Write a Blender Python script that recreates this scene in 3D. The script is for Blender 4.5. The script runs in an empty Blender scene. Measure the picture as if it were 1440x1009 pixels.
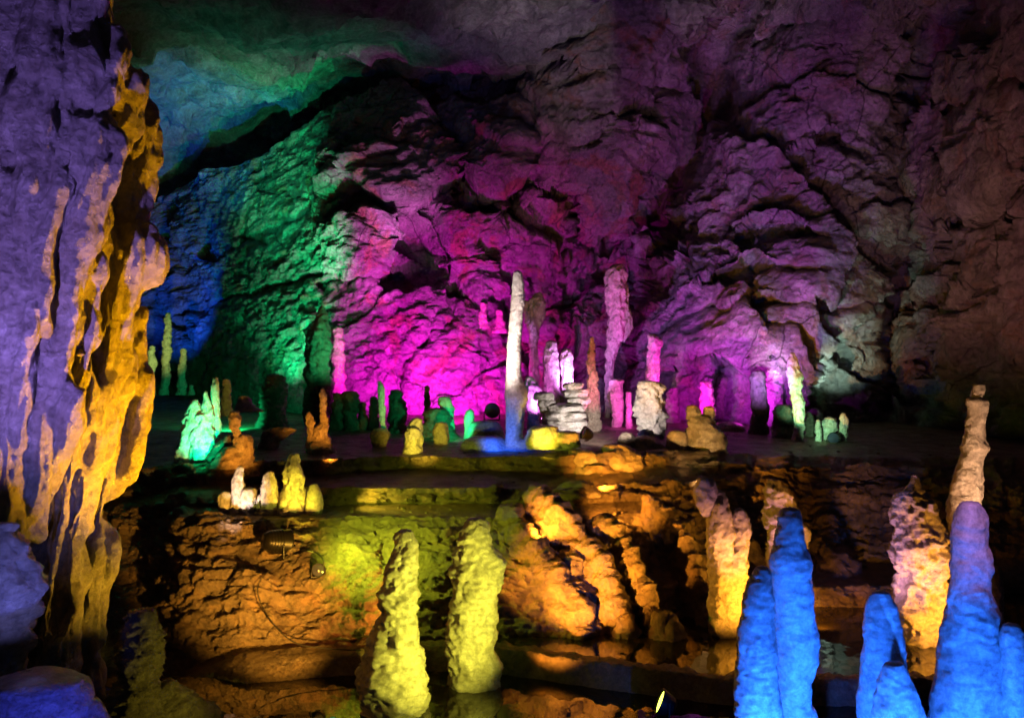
import bpy, math, random
import numpy as np
from mathutils import Vector, Matrix

# ------------------------------------------------------------------ set-up
F, CX, CY, H = 1130.0, 720.0, 504.5, 2.5
scene = bpy.context.scene
col = scene.collection
rng = np.random.default_rng(7)

def P(px, py, d):
    return np.array([(px-CX)/F*d, d, H-(py-CY)/F*d])

# ------------------------------------------------------------------ noise
_pr = np.random.default_rng(3)
_G = _pr.normal(size=(4096, 3)); _G /= np.linalg.norm(_G, axis=1)[:, None]
_R = _pr.random((4096, 4))

def _hash(i, j, k):
    h = (i.astype(np.int64)*73856093) ^ (j.astype(np.int64)*19349663) ^ (k.astype(np.int64)*83492791)
    h = (h ^ (h >> 13))*1274126177
    return ((h ^ (h >> 16)) & 4095)

def perlin(p):
    i = np.floor(p).astype(np.int64); f = p-i
    u = f*f*f*(f*(f*6-15)+10)
    out = 0
    for dx in (0, 1):
        wx = u[:, 0] if dx else 1-u[:, 0]
        for dy in (0, 1):
            wy = u[:, 1] if dy else 1-u[:, 1]
            for dz in (0, 1):
                wz = u[:, 2] if dz else 1-u[:, 2]
                g = _G[_hash(i[:, 0]+dx, i[:, 1]+dy, i[:, 2]+dz)]
                v = g[:, 0]*(f[:, 0]-dx)+g[:, 1]*(f[:, 1]-dy)+g[:, 2]*(f[:, 2]-dz)
                out = out+wx*wy*wz*v
    return out*1.5

def fbm(p, o=4, lac=2.03, g=0.5):
    a, s, r = 1.0, 0, 0
    for k in range(o):
        r = r+a*perlin(p+k*17.3); s += a; a *= g; p = p*lac
    return r/s*1.3

def ridged(p, o=4, g=0.5):
    a, s, r = 1.0, 0, 0
    for k in range(o):
        r = r+a*(1-np.abs(perlin(p+k*11.7))*2); s += a; a *= g; p = p*2.07
    return r/s

def worley(p):
    """F1, F2, cell value, offset to the cell's point"""
    i = np.floor(p).astype(np.int64)
    n = len(p)
    f1 = np.full(n, 9.0); f2 = np.full(n, 9.0); idc = np.zeros(n, np.int64); off = np.zeros((n, 3))
    for dx in (-1, 0, 1):
        for dy in (-1, 0, 1):
            for dz in (-1, 0, 1):
                c = i+np.array([dx, dy, dz])
                h = _hash(c[:, 0], c[:, 1], c[:, 2])
                q = p-(c+_R[h, :3])
                d = np.sqrt((q*q).sum(1))
                m = d < f1
                f2 = np.where(m, f1, np.minimum(f2, d))
                f1 = np.where(m, d, f1); idc = np.where(m, h, idc)
                off = np.where(m[:, None], q, off)
    return f1, f2, idc, off

def blocks(p):
    """broken rock: tilted facets with open joints between them"""
    f1, f2, h, off = worley(p)
    tilt = (off*_G[(h*7+13) & 4095]).sum(1)
    e = np.clip((f2-f1)/0.09, 0, 1)
    return (_R[h, 3]-0.5)*0.6+tilt*0.95-(1-e)*0.20

def smooth(a, b, x):
    t = np.clip((x-a)/(b-a), 0, 1)
    return t*t*(3-2*t)

# ------------------------------------------------------------------ mesh helpers
def link(name, verts, faces, mat, parent=None, smooth_sh=True):
    verts = np.asarray(verts, dtype=np.float64)
    me = bpy.data.meshes.new(name)
    if isinstance(faces, np.ndarray) and faces.shape[1] == 4:
        n = len(faces)
        me.vertices.add(len(verts)); me.vertices.foreach_set('co', verts.astype(np.float32).ravel())
        me.loops.add(n*4); me.loops.foreach_set('vertex_index', faces.astype(np.int32).ravel())
        me.polygons.add(n)
        me.polygons.foreach_set('loop_start', np.arange(0, n*4, 4, dtype=np.int32))
        me.update(calc_edges=True); me.validate()
    else:
        me.from_pydata([tuple(v) for v in verts], [], [tuple(int(q) for q in f) for f in faces])
    if smooth_sh:
        me.polygons.foreach_set('use_smooth', np.ones(len(me.polygons), dtype=bool))
    me.materials.append(mat)
    o = bpy.data.objects.new(name, me)
    col.objects.link(o)
    if parent: o.parent = parent
    return o

def tag(o, label=None, cat=None, group=None, kind=None):
    if label: o['label'] = label
    if cat: o['category'] = cat
    if group: o['group'] = group
    if kind: o['kind'] = kind
    return o

def empty(name, loc, label, cat, group=None):
    o = bpy.data.objects.new(name, None); o.empty_display_size = 0.1
    o.location = loc; col.objects.link(o)
    return tag(o, label, cat, group)

def grid_faces(nr, nc, wrap=False):
    r = np.arange(nr-1)[:, None]; c = np.arange(nc if wrap else nc-1)[None, :]
    c2 = (c+1) % nc
    return np.stack([r*nc+c, r*nc+c2, (r+1)*nc+c2, (r+1)*nc+c], -1).reshape(-1, 4)

def grid_normals(V):
    du = np.gradient(V, axis=1); dv = np.gradient(V, axis=0)
    n = np.cross(du, dv)
    return n/np.maximum(np.linalg.norm(n, axis=2, keepdims=True), 1e-9)

# ------------------------------------------------------------------ materials
def rock_mat(name, c1, c2, c3, scale=1.0, rough=0.6, bump=0.35, fine=18.0, spec=0.35, wet=0.0, stain=None, sss=0.0, cracks=0.0, coarse=1.2):
    m = bpy.data.materials.new(name); m.use_nodes = True
    nt = m.node_tree; N = nt.nodes; L = nt.links
    b = N['Principled BSDF']
    tc = N.new('ShaderNodeTexCoord')
    def noise(sc, det=6, rg=0.6, dist=0.0, vec=None):
        n = N.new('ShaderNodeTexNoise'); n.inputs['Scale'].default_value = sc
        n.inputs['Detail'].default_value = det; n.inputs['Roughness'].default_value = rg
        n.inputs['Distortion'].default_value = dist
        L.new(vec or tc.outputs['Object'], n.inputs['Vector']); return n
    n1 = noise(0.9*scale, 5, 0.62, 0.6)
    r1 = N.new('ShaderNodeValToRGB')
    r1.color_ramp.elements[0].position = 0.36; r1.color_ramp.elements[0].color = (*c1, 1)
    r1.color_ramp.elements[1].position = 0.66; r1.color_ramp.elements[1].color = (*c2, 1)
    L.new(n1.outputs['Fac'], r1.inputs['Fac'])
    n2 = noise(4.5*scale, 7, 0.7, 0.3)
    r2 = N.new('ShaderNodeValToRGB')
    r2.color_ramp.elements[0].position = 0.42; r2.color_ramp.elements[0].color = (0, 0, 0, 1)
    r2.color_ramp.elements[1].position = 0.68; r2.color_ramp.elements[1].color = (1, 1, 1, 1)
    L.new(n2.outputs['Fac'], r2.inputs['Fac'])
    mx = N.new('ShaderNodeMix'); mx.data_type = 'RGBA'
    L.new(r2.outputs['Color'], mx.inputs['Factor'])
    L.new(r1.outputs['Color'], mx.inputs[6]); mx.inputs[7].default_value = (*c3, 1)
    out = mx.outputs[2]
    if stain:
        n3 = noise(1.7*scale, 6, 0.7, 1.2)
        r3 = N.new('ShaderNodeValToRGB')
        r3.color_ramp.elements[0].position = 0.52; r3.color_ramp.elements[0].color = (0, 0, 0, 1)
        r3.color_ramp.elements[1].position = 0.62; r3.color_ramp.elements[1].color = (1, 1, 1, 1)
        L.new(n3.outputs['Fac'], r3.inputs['Fac'])
        m3 = N.new('ShaderNodeMix'); m3.data_type = 'RGBA'
        L.new(r3.outputs['Color'], m3.inputs['Factor']); L.new(out, m3.inputs[6])
        m3.inputs[7].default_value = (*stain, 1); out = m3.outputs[2]
    crk = None
    if cracks > 0:
        nd = noise(0.8*cracks, 4, 0.6); va = N.new('ShaderNodeVectorMath'); va.operation = 'MULTIPLY_ADD'
        va.inputs[1].default_value = (1.1, 1.1, 1.1)
        L.new(nd.outputs['Color'], va.inputs[0]); L.new(tc.outputs['Object'], va.inputs[2])
        vk = N.new('ShaderNodeTexVoronoi'); vk.feature = 'DISTANCE_TO_EDGE'; vk.inputs['Scale'].default_value = cracks
        L.new(va.outputs[0], vk.inputs['Vector'])
        crk = N.new('ShaderNodeMapRange'); crk.inputs['From Min'].default_value = 0.0; crk.inputs['From Max'].default_value = 0.014
        crk.inputs['To Min'].default_value = 0.0; crk.inputs['To Max'].default_value = 1.0
        L.new(vk.outputs['Distance'], crk.inputs['Value'])
        cm = noise(.5*cracks+.1, 3, .5); cmr = N.new('ShaderNodeMapRange'); cmr.inputs['From Min'].default_value = .47; cmr.inputs['From Max'].default_value = .53
        L.new(cm.outputs['Fac'], cmr.inputs['Value'])
        cx = N.new('ShaderNodeMath'); cx.operation = 'MAXIMUM'; L.new(crk.outputs['Result'], cx.inputs[0]); L.new(cmr.outputs['Result'], cx.inputs[1])
        m4 = N.new('ShaderNodeMix'); m4.data_type = 'RGBA'
        L.new(cx.outputs[0], m4.inputs['Factor']); L.new(out, m4.inputs[7]); m4.inputs[6].default_value = (.035, .03, .028, 1)
        out = m4.outputs[2]
    n4 = noise(fine, 8, 0.78)
    sp = N.new('ShaderNodeMapRange'); sp.inputs['From Min'].default_value = .36; sp.inputs['From Max'].default_value = .64
    sp.inputs['To Min'].default_value = .58; sp.inputs['To Max'].default_value = 1.30
    L.new(n4.outputs['Fac'], sp.inputs['Value'])
    mm = N.new('ShaderNodeVectorMath'); mm.operation = 'SCALE'
    L.new(out, mm.inputs[0]); L.new(sp.outputs['Result'], mm.inputs['Scale'])
    L.new(mm.outputs[0], b.inputs['Base Color'])
    # fine grain
    n5 = noise(fine*0.28, 5, 0.6, 0.8)
    vo = N.new('ShaderNodeTexVoronoi'); vo.inputs['Scale'].default_value = fine*0.7
    L.new(tc.outputs['Object'], vo.inputs['Vector'])
    a1 = N.new('ShaderNodeMath'); a1.operation = 'MULTIPLY_ADD'; a1.inputs[1].default_value = coarse
    L.new(n5.outputs['Fac'], a1.inputs[0]); L.new(n4.outputs['Fac'], a1.inputs[2])
    a2 = N.new('ShaderNodeMath'); a2.operation = 'MULTIPLY_ADD'; a2.inputs[1].default_value = 0.45
    L.new(vo.outputs['Distance'], a2.inputs[0]); L.new(a1.outputs[0], a2.inputs[2])
    bp = N.new('ShaderNodeBump'); bp.inputs['Strength'].default_value = bump; bp.inputs['Distance'].default_value = 1.3/fine
    L.new(a2.outputs[0], bp.inputs['Height'])
    L.new(bp.outputs['Normal'], b.inputs['Normal'])
    rr = N.new('ShaderNodeMapRange'); rr.inputs['From Min'].default_value = 0.35; rr.inputs['From Max'].default_value = 0.65
    rr.inputs['To Min'].default_value = max(0.05, rough-0.18); rr.inputs['To Max'].default_value = min(1, rough+0.15)
    L.new(n2.outputs['Fac'], rr.inputs['Value']); L.new(rr.outputs['Result'], b.inputs['Roughness'])
    b.inputs['Specular IOR Level'].default_value = spec
    if wet > 0:
        b.inputs['Coat Weight'].default_value = wet; b.inputs['Coat Roughness'].default_value = 0.18
        L.new(bp.outputs['Normal'], b.inputs['Coat Normal'])
    if sss > 0:
        b.inputs['Subsurface Weight'].default_value = sss
        b.inputs['Subsurface Radius'].default_value = (0.05, 0.04, 0.03)
        b.inputs['Subsurface Scale'].default_value = 0.6
    return m

def plain(name, c, rough=0.5, metal=0.0, emit=None, es=0.0):
    m = bpy.data.materials.new(name); m.use_nodes = True
    nt = m.node_tree; b = nt.nodes['Principled BSDF']
    tc = nt.nodes.new('ShaderNodeTexCoord'); n = nt.nodes.new('ShaderNodeTexNoise'); n.inputs['Scale'].default_value = 25
    nt.links.new(tc.outputs['Object'], n.inputs['Vector'])
    mx = nt.nodes.new('ShaderNodeMix'); mx.data_type = 'RGBA'
    mx.inputs[6].default_value = (*[v*0.7 for v in c], 1); mx.inputs[7].default_value = (*[min(1, v*1.3) for v in c], 1)
    nt.links.new(n.outputs['Fac'], mx.inputs['Factor']); nt.links.new(mx.outputs[2], b.inputs['Base Color'])
    b.inputs['Roughness'].default_value = rough; b.inputs['Metallic'].default_value = metal
    if emit:
        b.inputs['Emission Color'].default_value = (*emit, 1); b.inputs['Emission Strength'].default_value = es
    return m

M = {}
M['wall'] = rock_mat('wall_limestone', (.20, .185, .17), (.36, .34, .32), (.11, .10, .095), 0.45, .62, 1.0, 13, .3, 0, (.24, .14, .09), 0, .55, 1.5)
M['slope'] = rock_mat('slope_flowstone', (.24, .22, .22), (.38, .36, .36), (.13, .115, .115), 0.5, .55, 1.0, 14, .35, 0.1, (.24, .17, .14), 0, .6, 1.5)
M['ceiling'] = rock_mat('ceiling_limestone', (.20, .20, .19), (.36, .36, .34), (.10, .10, .10), 0.5, .75, .8, 9, .2)
M['ground'] = rock_mat('ground_flowstone', (.17, .12, .075), (.31, .23, .15), (.11, .08, .055), 0.9, .5, .9, 30, .4, 0.12, (.30, .20, .11))
M['column'] = rock_mat('wet_column_flowstone', (.27, .24, .21), (.40, .37, .33), (.19, .16, .135), 1.0, .38, .75, 22, .5, 0.35)
M['calcite'] = rock_mat('white_calcite', (.52, .49, .44), (.66, .63, .58), (.46, .42, .36), 2.0, .5, .45, 30, .4, 0.1, None, .0)
M['smooth'] = rock_mat('smooth_calcite', (.52, .50, .47), (.66, .64, .60), (.46, .43, .38), 1.6, .40, .26, 24, .45, 0.2, None, 0, 0, .35)
M['tan'] = rock_mat('tan_calcite', (.36, .29, .22), (.50, .42, .33), (.26, .20, .15), 2.5, .55, .6, 30, .4, 0.1)
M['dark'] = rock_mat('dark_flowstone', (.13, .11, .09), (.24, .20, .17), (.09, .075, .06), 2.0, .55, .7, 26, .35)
M['moss'] = rock_mat('olive_crust', (.22, .19, .09), (.34, .30, .15), (.12, .10, .05), 3.0, .6, .9, 34, .3)
M['black'] = plain('black_lamp_metal', (.02, .018, .017), .35, .6)
M['bronze'] = plain('brown_lamp_reflector', (.36, .20, .12), .3, .8)
M['cable'] = plain('black_rubber', (.02, .02, .02), .5)
M['lens'] = plain('lamp_glass_dark', (.05, .05, .09), .12, 0)
M['mesh'] = plain('lamp_grille', (.12, .05, .12), .5, .3)
M['lit'] = plain('lit_yellow_lens', (.8, .8, .3), .3, 0, (.80, 1.0, .10), 3.5)

def water_mat():
    m = bpy.data.materials.new('still_dark_water'); m.use_nodes = True
    nt = m.node_tree; b = nt.nodes['Principled BSDF']
    tc = nt.nodes.new('ShaderNodeTexCoord'); n = nt.nodes.new('ShaderNodeTexNoise')
    n.inputs['Scale'].default_value = 2.2; n.inputs['Detail'].default_value = 3
    nt.links.new(tc.outputs['Object'], n.inputs['Vector'])
    r = nt.nodes.new('ShaderNodeValToRGB')
    r.color_ramp.elements[0].color = (.010, .008, .006, 1); r.color_ramp.elements[1].color = (.028, .020, .012, 1)
    nt.links.new(n.outputs['Fac'], r.inputs['Fac']); nt.links.new(r.outputs['Color'], b.inputs['Base Color'])
    bp = nt.nodes.new('ShaderNodeBump'); bp.inputs['Strength'].default_value = 0.025; bp.inputs['Distance'].default_value = 0.2
    nt.links.new(n.outputs['Fac'], bp.inputs['Height']); nt.links.new(bp.outputs['Normal'], b.inputs['Normal'])
    b.inputs['Roughness'].default_value = 0.025; b.inputs['IOR'].default_value = 1.5
    b.inputs['Specular IOR Level'].default_value = 0.9
    return m
M['water'] = water_mat()

# ------------------------------------------------------------------ cave wall (sheet from depth controls)
def tps(pts, reg=0.4):
    pts = np.array(pts, float); xy = pts[:, :2]/100.0; n = len(pts)
    r = np.linalg.norm(xy[:, None]-xy[None], axis=2)
    K = np.where(r > 0, r*r*np.log(r+1e-12), 0)+reg*np.eye(n)
    Pm = np.c_[np.ones(n), xy]
    A = np.block([[K, Pm], [Pm.T, np.zeros((3, 3))]])
    w = np.linalg.solve(A, np.r_[pts[:, 2], 0, 0, 0])
    def f(x, y):
        q = np.stack([x.ravel(), y.ravel()], 1)/100.0
        out = w[n]+q@w[n+1:]
        for k in range(n):
            rr = ((q-xy[k])**2).sum(1)
            out = out+w[k]*0.5*rr*np.log(rr+1e-12)
        return out.reshape(x.shape)
    return f

wall_ctrl = [
    (-400, 640, 15), (-400, 300, 15), (-100, 640, 19), (-100, 350, 19), (100, 640, 21), (100, 350, 21),
    (230, 620, 21), (230, 450, 21.5), (250, 330, 21.5), (300, 400, 20), (320, 560, 18.5), (330, 280, 19.5),
    (400, 560, 16.6), (390, 450, 17.2), (390, 340, 17.8), (400, 250, 18.4), (450, 190, 17.8), (470, 300, 16.9), (450, 420, 16.3), (440, 560, 15.8),
    (500, 600, 15.6), (540, 500, 15.6), (520, 400, 16.5), (500, 340, 16.2), (520, 250, 16.6), (520, 180, 17.2),
    (640, 620, 15.3), (640, 540, 15.4), (640, 470, 15.6), (640, 425, 16.2), (640, 395, 17.1), (590, 350, 16.6), (590, 280, 16.6), (590, 190, 17.0), (620, 130, 17.8),
    (700, 600, 15.3), (720, 450, 16.6), (700, 350, 16.8), (700, 250, 16.6), (690, 180, 17.0), (740, 130, 17.3), (720, 60, 17.6),
    (790, 600, 16.2), (790, 450, 17.8), (800, 370, 17.9), (800, 280, 16.9), (820, 200, 16.4), (820, 100, 16.2), (800, 0, 15.6), (800, -200, 13),
    (860, 600, 15.6), (860, 500, 16.9), (860, 400, 18.6), (860, 340, 18.3), (860, 290, 17.1), (900, 200, 16.8), (920, 100, 16.6), (920, 0, 15.6), (920, -200, 13.2),
    (930, 560, 14.6), (930, 460, 15.3), (930, 380, 16.3), (960, 260, 17.6), (985, 160, 18.0), (1000, 80, 17.2), (1000, -50, 15.5),
    (1000, 600, 13.9), (1000, 520, 14.2), (1010, 440, 14.6), (1020, 340, 15.3), (1040, 240, 15.8), (1050, 140, 16.2), (1060, 40, 16.0), (1060, -200, 13.5),
    (1080, 620, 13.5), (1080, 540, 13.8), (1080, 470, 13.7), (1090, 400, 14.2), (1100, 300, 14.9), (1120, 180, 15.5), (1130, 60, 15.4),
    (1180, 640, 13.4), (1175, 560, 14.0), (1180, 510, 14.1), (1190, 460, 13.5), (1190, 380, 14.0), (1200, 280, 14.4), (1210, 140, 14.9), (1200, 20, 14.8), (1200, -200, 12.5),
    (1265, 640, 14.2), (1260, 520, 14.5), (1265, 400, 14.9), (1280, 300, 14.9), (1290, 180, 15.0), (1310, 60, 14.8),
    (1340, 640, 13.2), (1340, 500, 13.0), (1350, 380, 12.9), (1340, 310, 13.5), (1350, 230, 12.9), (1360, 130, 12.8), (1360, 20, 13.1), (1340, -200, 11),
    (1440, 640, 12.2), (1440, 500, 12.0), (1440, 350, 11.6), (1440, 200, 11.6), (1440, 50, 11.4), (1440, -200, 9.5),
    (1600, 640, 9.5), (1600, 300, 9.0), (1600, -200, 7.5), (1850, 640, 5.5), (1850, 300, 5.2), (1850, -250, 4.6),
]
FOLDS = [   # crevices and recesses: outline in photograph pixels, half width, depth in metres
    ([(735, 105), (748, 180), (738, 260), (705, 292)], 13, .8), ([(800, 285), (815, 320), (832, 352)], 11, 1.0),
    ([(785, 352), (840, 338), (900, 345), (930, 360)], 9, .6), ([(850, 385), (885, 375), (905, 400)], 26, .9),
    ([(1045, -20), (1015, 95), (990, 190), (955, 255), (930, 310), (900, 360), (885, 430)], 26, 1.2),
    ([(1345, 0), (1300, 95), (1268, 180), (1262, 255), (1290, 312), (1268, 380), (1252, 480), (1258, 570)], 20, 1.1),
    ([(1285, 310), (1330, 300), (1385, 292), (1445, 268)], 10, .8), ([(1330, 145), (1390, 128), (1445, 118)], 9, .6), ([(1310, 215), (1350, 245), (1400, 210), (1445, 205)], 7, .4),
    ([(228, 452), (300, 432), (390, 402), (440, 384), (480, 388)], 5, .5), ([(335, 346), (358, 338), (420, 308), (455, 285)], 5, .45), ([(352, 332), (366, 338)], 9, .8),
    ([(455, 400), (520, 396), (575, 392)], 8, .5), ([(575, 340), (600, 375), (560, 395)], 22, .6), ([(650, 268), (720, 256), (790, 272), (820, 268)], 6, .45),
    ([(905, 470), (1000, 440), (1100, 425), (1200, 440), (1250, 430)], 6, .35), ([(960, 505), (1050, 486), (1120, 482), (1200, 505)], 6, .4),
    ([(600, 180), (640, 190), (655, 240)], 8, .5), ([(520, 190), (560, 215), (565, 265)], 8, .5), ([(760, 95), (860, 100), (960, 135), (1000, 120)], 7, .5),
    ([(1060, 60), (1140, 30), (1230, 25)], 9, .5), ([(1090, 200), (1150, 190), (1220, 215)], 6, .35), ([(640, 440), (600, 470), (575, 500), (560, 560)], 6, .3), ([(700, 430), (730, 480), (745, 540)], 9, .5),
    ([(1300, 420), (1370, 400), (1445, 395)], 8, .4), ([(1290, 520), (1360, 500), (1445, 505)], 8, .4), ([(1040, 330), (1110, 318), (1170, 330)], 6, .35), ([(985, 400), (1060, 372), (1150, 385)], 6, .3),
]
def folds(PX, PY):
    q = np.stack([PX.ravel()/70, PY.ravel()/70, PX.ravel()*0], 1)
    X = PX+16*fbm(q, 3).reshape(PX.shape); Y = PY+16*fbm(q+9, 3).reshape(PX.shape)
    out = np.zeros(PX.shape)
    for pts, wd, h in FOLDS:
        best = np.full(PX.shape, 1e3)
        for (x0, y0), (x1, y1) in zip(pts[:-1], pts[1:]):
            dx, dy = x1-x0, y1-y0
            t = np.clip(((X-x0)*dx+(Y-y0)*dy)/(dx*dx+dy*dy), 0, 1)
            best = np.minimum(best, np.hypot(X-x0-t*dx, Y-y0-t*dy))
        out = np.maximum(out, h*np.exp(-(best/wd)**2))
    return out

def build_wall():
    nc, nr = 720, 430
    u = np.linspace(-420, 1850, nc)
    s = np.linspace(0, 1, nr)
    top = np.interp(u, [-420, 190, 240, 300, 370, 430, 480, 560, 640, 690, 740, 790, 850, 1850],
                    [305, 312, 264, 240, 220, 174, 138, 124, 106, 82, 10, -110, -250, -250])
    top = np.convolve(np.pad(top, 8, mode='edge'), np.ones(17)/17, 'valid')
    top = top+8*perlin(np.c_[u/45.0, u*0, u*0+3.3])
    PX = np.repeat(u[None], nr, 0); PY = 660+(top[None]-660)*s[:, None]
    D = tps(wall_ctrl)(PX, PY)
    lip = np.clip(1-(PY-top[None])/55.0, 0, 1)**2*(1-smooth(640, 720, PX))*(.15+.85*smooth(440, 540, PX))
    D = D+0.9*lip+folds(PX, PY)
    V = np.stack([(PX-CX)/F*D, D, H-(PY-CY)/F*D], -1)
    n = grid_normals(V)
    if n[nr//2, nc//2, 1] > 0: n = -n
    p = V.reshape(-1, 3); nn = n.reshape(-1, 3)
    w = np.stack([fbm(p*0.55+9, 3), fbm(p*0.55+31, 3), fbm(p*0.55+57, 3)], 1)
    w2 = np.stack([fbm(p*2.1+19, 3), fbm(p*2.1+61, 3), fbm(p*2.1+87, 3)], 1)
    q = p+0.55*w+0.13*w2
    right = smooth(880, 1010, PX.ravel())
    # broken limestone on the left, flowing and bedded flowstone on the right
    big = blocks(q*np.array([.42, .42, .55])); mid = blocks(q*np.array([1.0, 1.0, 1.35])+5)
    small = blocks(q*np.array([2.6, 2.6, 3.4])+2)
    dip = np.stack([p[:, 0]*.55, p[:, 1]*.5, p[:, 2]*1.5-p[:, 0]*0.30], 1)+w*0.9
    strata = ridged(dip, 4)
    strata2 = ridged(dip*2.3+7, 3)
    fine = fbm(p*4.5, 4)
    saw = (p[:, 2]*1.25-p[:, 0]*.22+1.5*w[:, 0]+.5*w2[:, 1]) % 1.0
    calm = smooth(255, 320, PX.ravel())*(1-smooth(435, 475, PX.ravel()))   # the smooth green slope
    lowd = smooth(430, 480, PX.ravel())*(1-smooth(720, 800, PX.ravel()))*smooth(405, 450, PY.ravel())
    a = (1-0.85*calm)*(1-0.60*lowd)
    patch = np.clip(0.55+1.6*fbm(p*0.3+121, 3), 0.12, 1.25)      # rough and smooth stretches of wall
    mid = mid*patch; small = small*patch; strata = strata*patch
    leftd = a*(0.22*(((p[:, 0]*.7-p[:, 2]*.6+.9*w[:, 1])*.33) % 1.0-.5)+0.55*big+0.26*mid+0.085*small)+0.10*strata*a+0.07*strata2+0.09*fine+0.05*ridged(p*3.1+w*.4, 3)
    sx = (p[:, 0]*.80+p[:, 2]*.46+.9*w[:, 0]+.25*w2[:, 0])*.42          # slabs that slope down to the right
    sy = (p[:, 0]*.75-p[:, 2]*.62+.9*w[:, 1]+.25*w2[:, 1])*.36          # and down to the left
    slab_r = (sx % 1.0)-.5; slab_l = (sy % 1.0)-.5
    mk = np.clip(0.5+1.3*fbm(p*0.35+71, 3), 0, 1); mk2 = np.clip(0.5+1.5*fbm(p*0.6+91, 3), 0, 1)
    rightd = 0.30*big+0.16*mid+0.08*small+0.10*ridged(p*1.7+w*.5, 4)*patch+0.08*strata*mk+0.08*strata2*mk2+0.07*fine+0.28*fbm(p*0.33+41, 3)+0.05*saw*patch+.34*slab_r+.26*slab_l
    disp = leftd*(1-right)+rightd*right
    p = p+nn*disp[:, None]
    o = link('cave_wall', p, grid_faces(nr, nc), M['wall'])
    o.data.materials.append(M['slope'])
    fx = PX[:-1, :-1].ravel()
    mi = (fx > 905+40*perlin(np.c_[PY[:-1, :-1].ravel()/60, fx*0, fx*0+.5])).astype(np.int32)
    if len(o.data.polygons) == len(mi): o.data.polygons.foreach_set('material_index', mi)
    tag(o, 'rugged limestone cave wall lit magenta and green behind the stalagmites', 'cave wall', kind='structure')
build_wall()

def build_ceiling():
    nc, nr = 420, 420
    x = np.linspace(-22, 16, nc); y = np.linspace(-3, 32, nr)
    X, Y = np.meshgrid(x, y)
    Z = 8.7-0.42*np.maximum(0, Y-21)-0.012*np.maximum(0, Y-21)**2+0.42*np.maximum(0, X-0.5)-0.30*np.maximum(0, -X-6.5)
    V = np.stack([X, Y, Z], -1); p = V.reshape(-1, 3)
    w = np.stack([fbm(p*0.3+3, 3), fbm(p*0.3+13, 3), fbm(p*0.3+23, 3)], 1)
    q = p+w*1.2
    d = 0.30*blocks(q*np.array([.17, .21, .3])+3)+0.75*fbm(q*np.array([.25, .35, .3]), 5, 2.1, .55)+0.20*blocks(q*np.array([.55, .75, 1.])+8)+0.10*fbm(p*1.6, 5)+.07*blocks(p*1.7)
    p[:, 2] += d*1.1
    o = link('cave_ceiling', p, grid_faces(nr, nc)[:, ::-1], M['ceiling'])
    tag(o, 'broad rock ceiling of the cave, faintly lit blue and green', 'cave ceiling', kind='structure')
build_ceiling()

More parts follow.
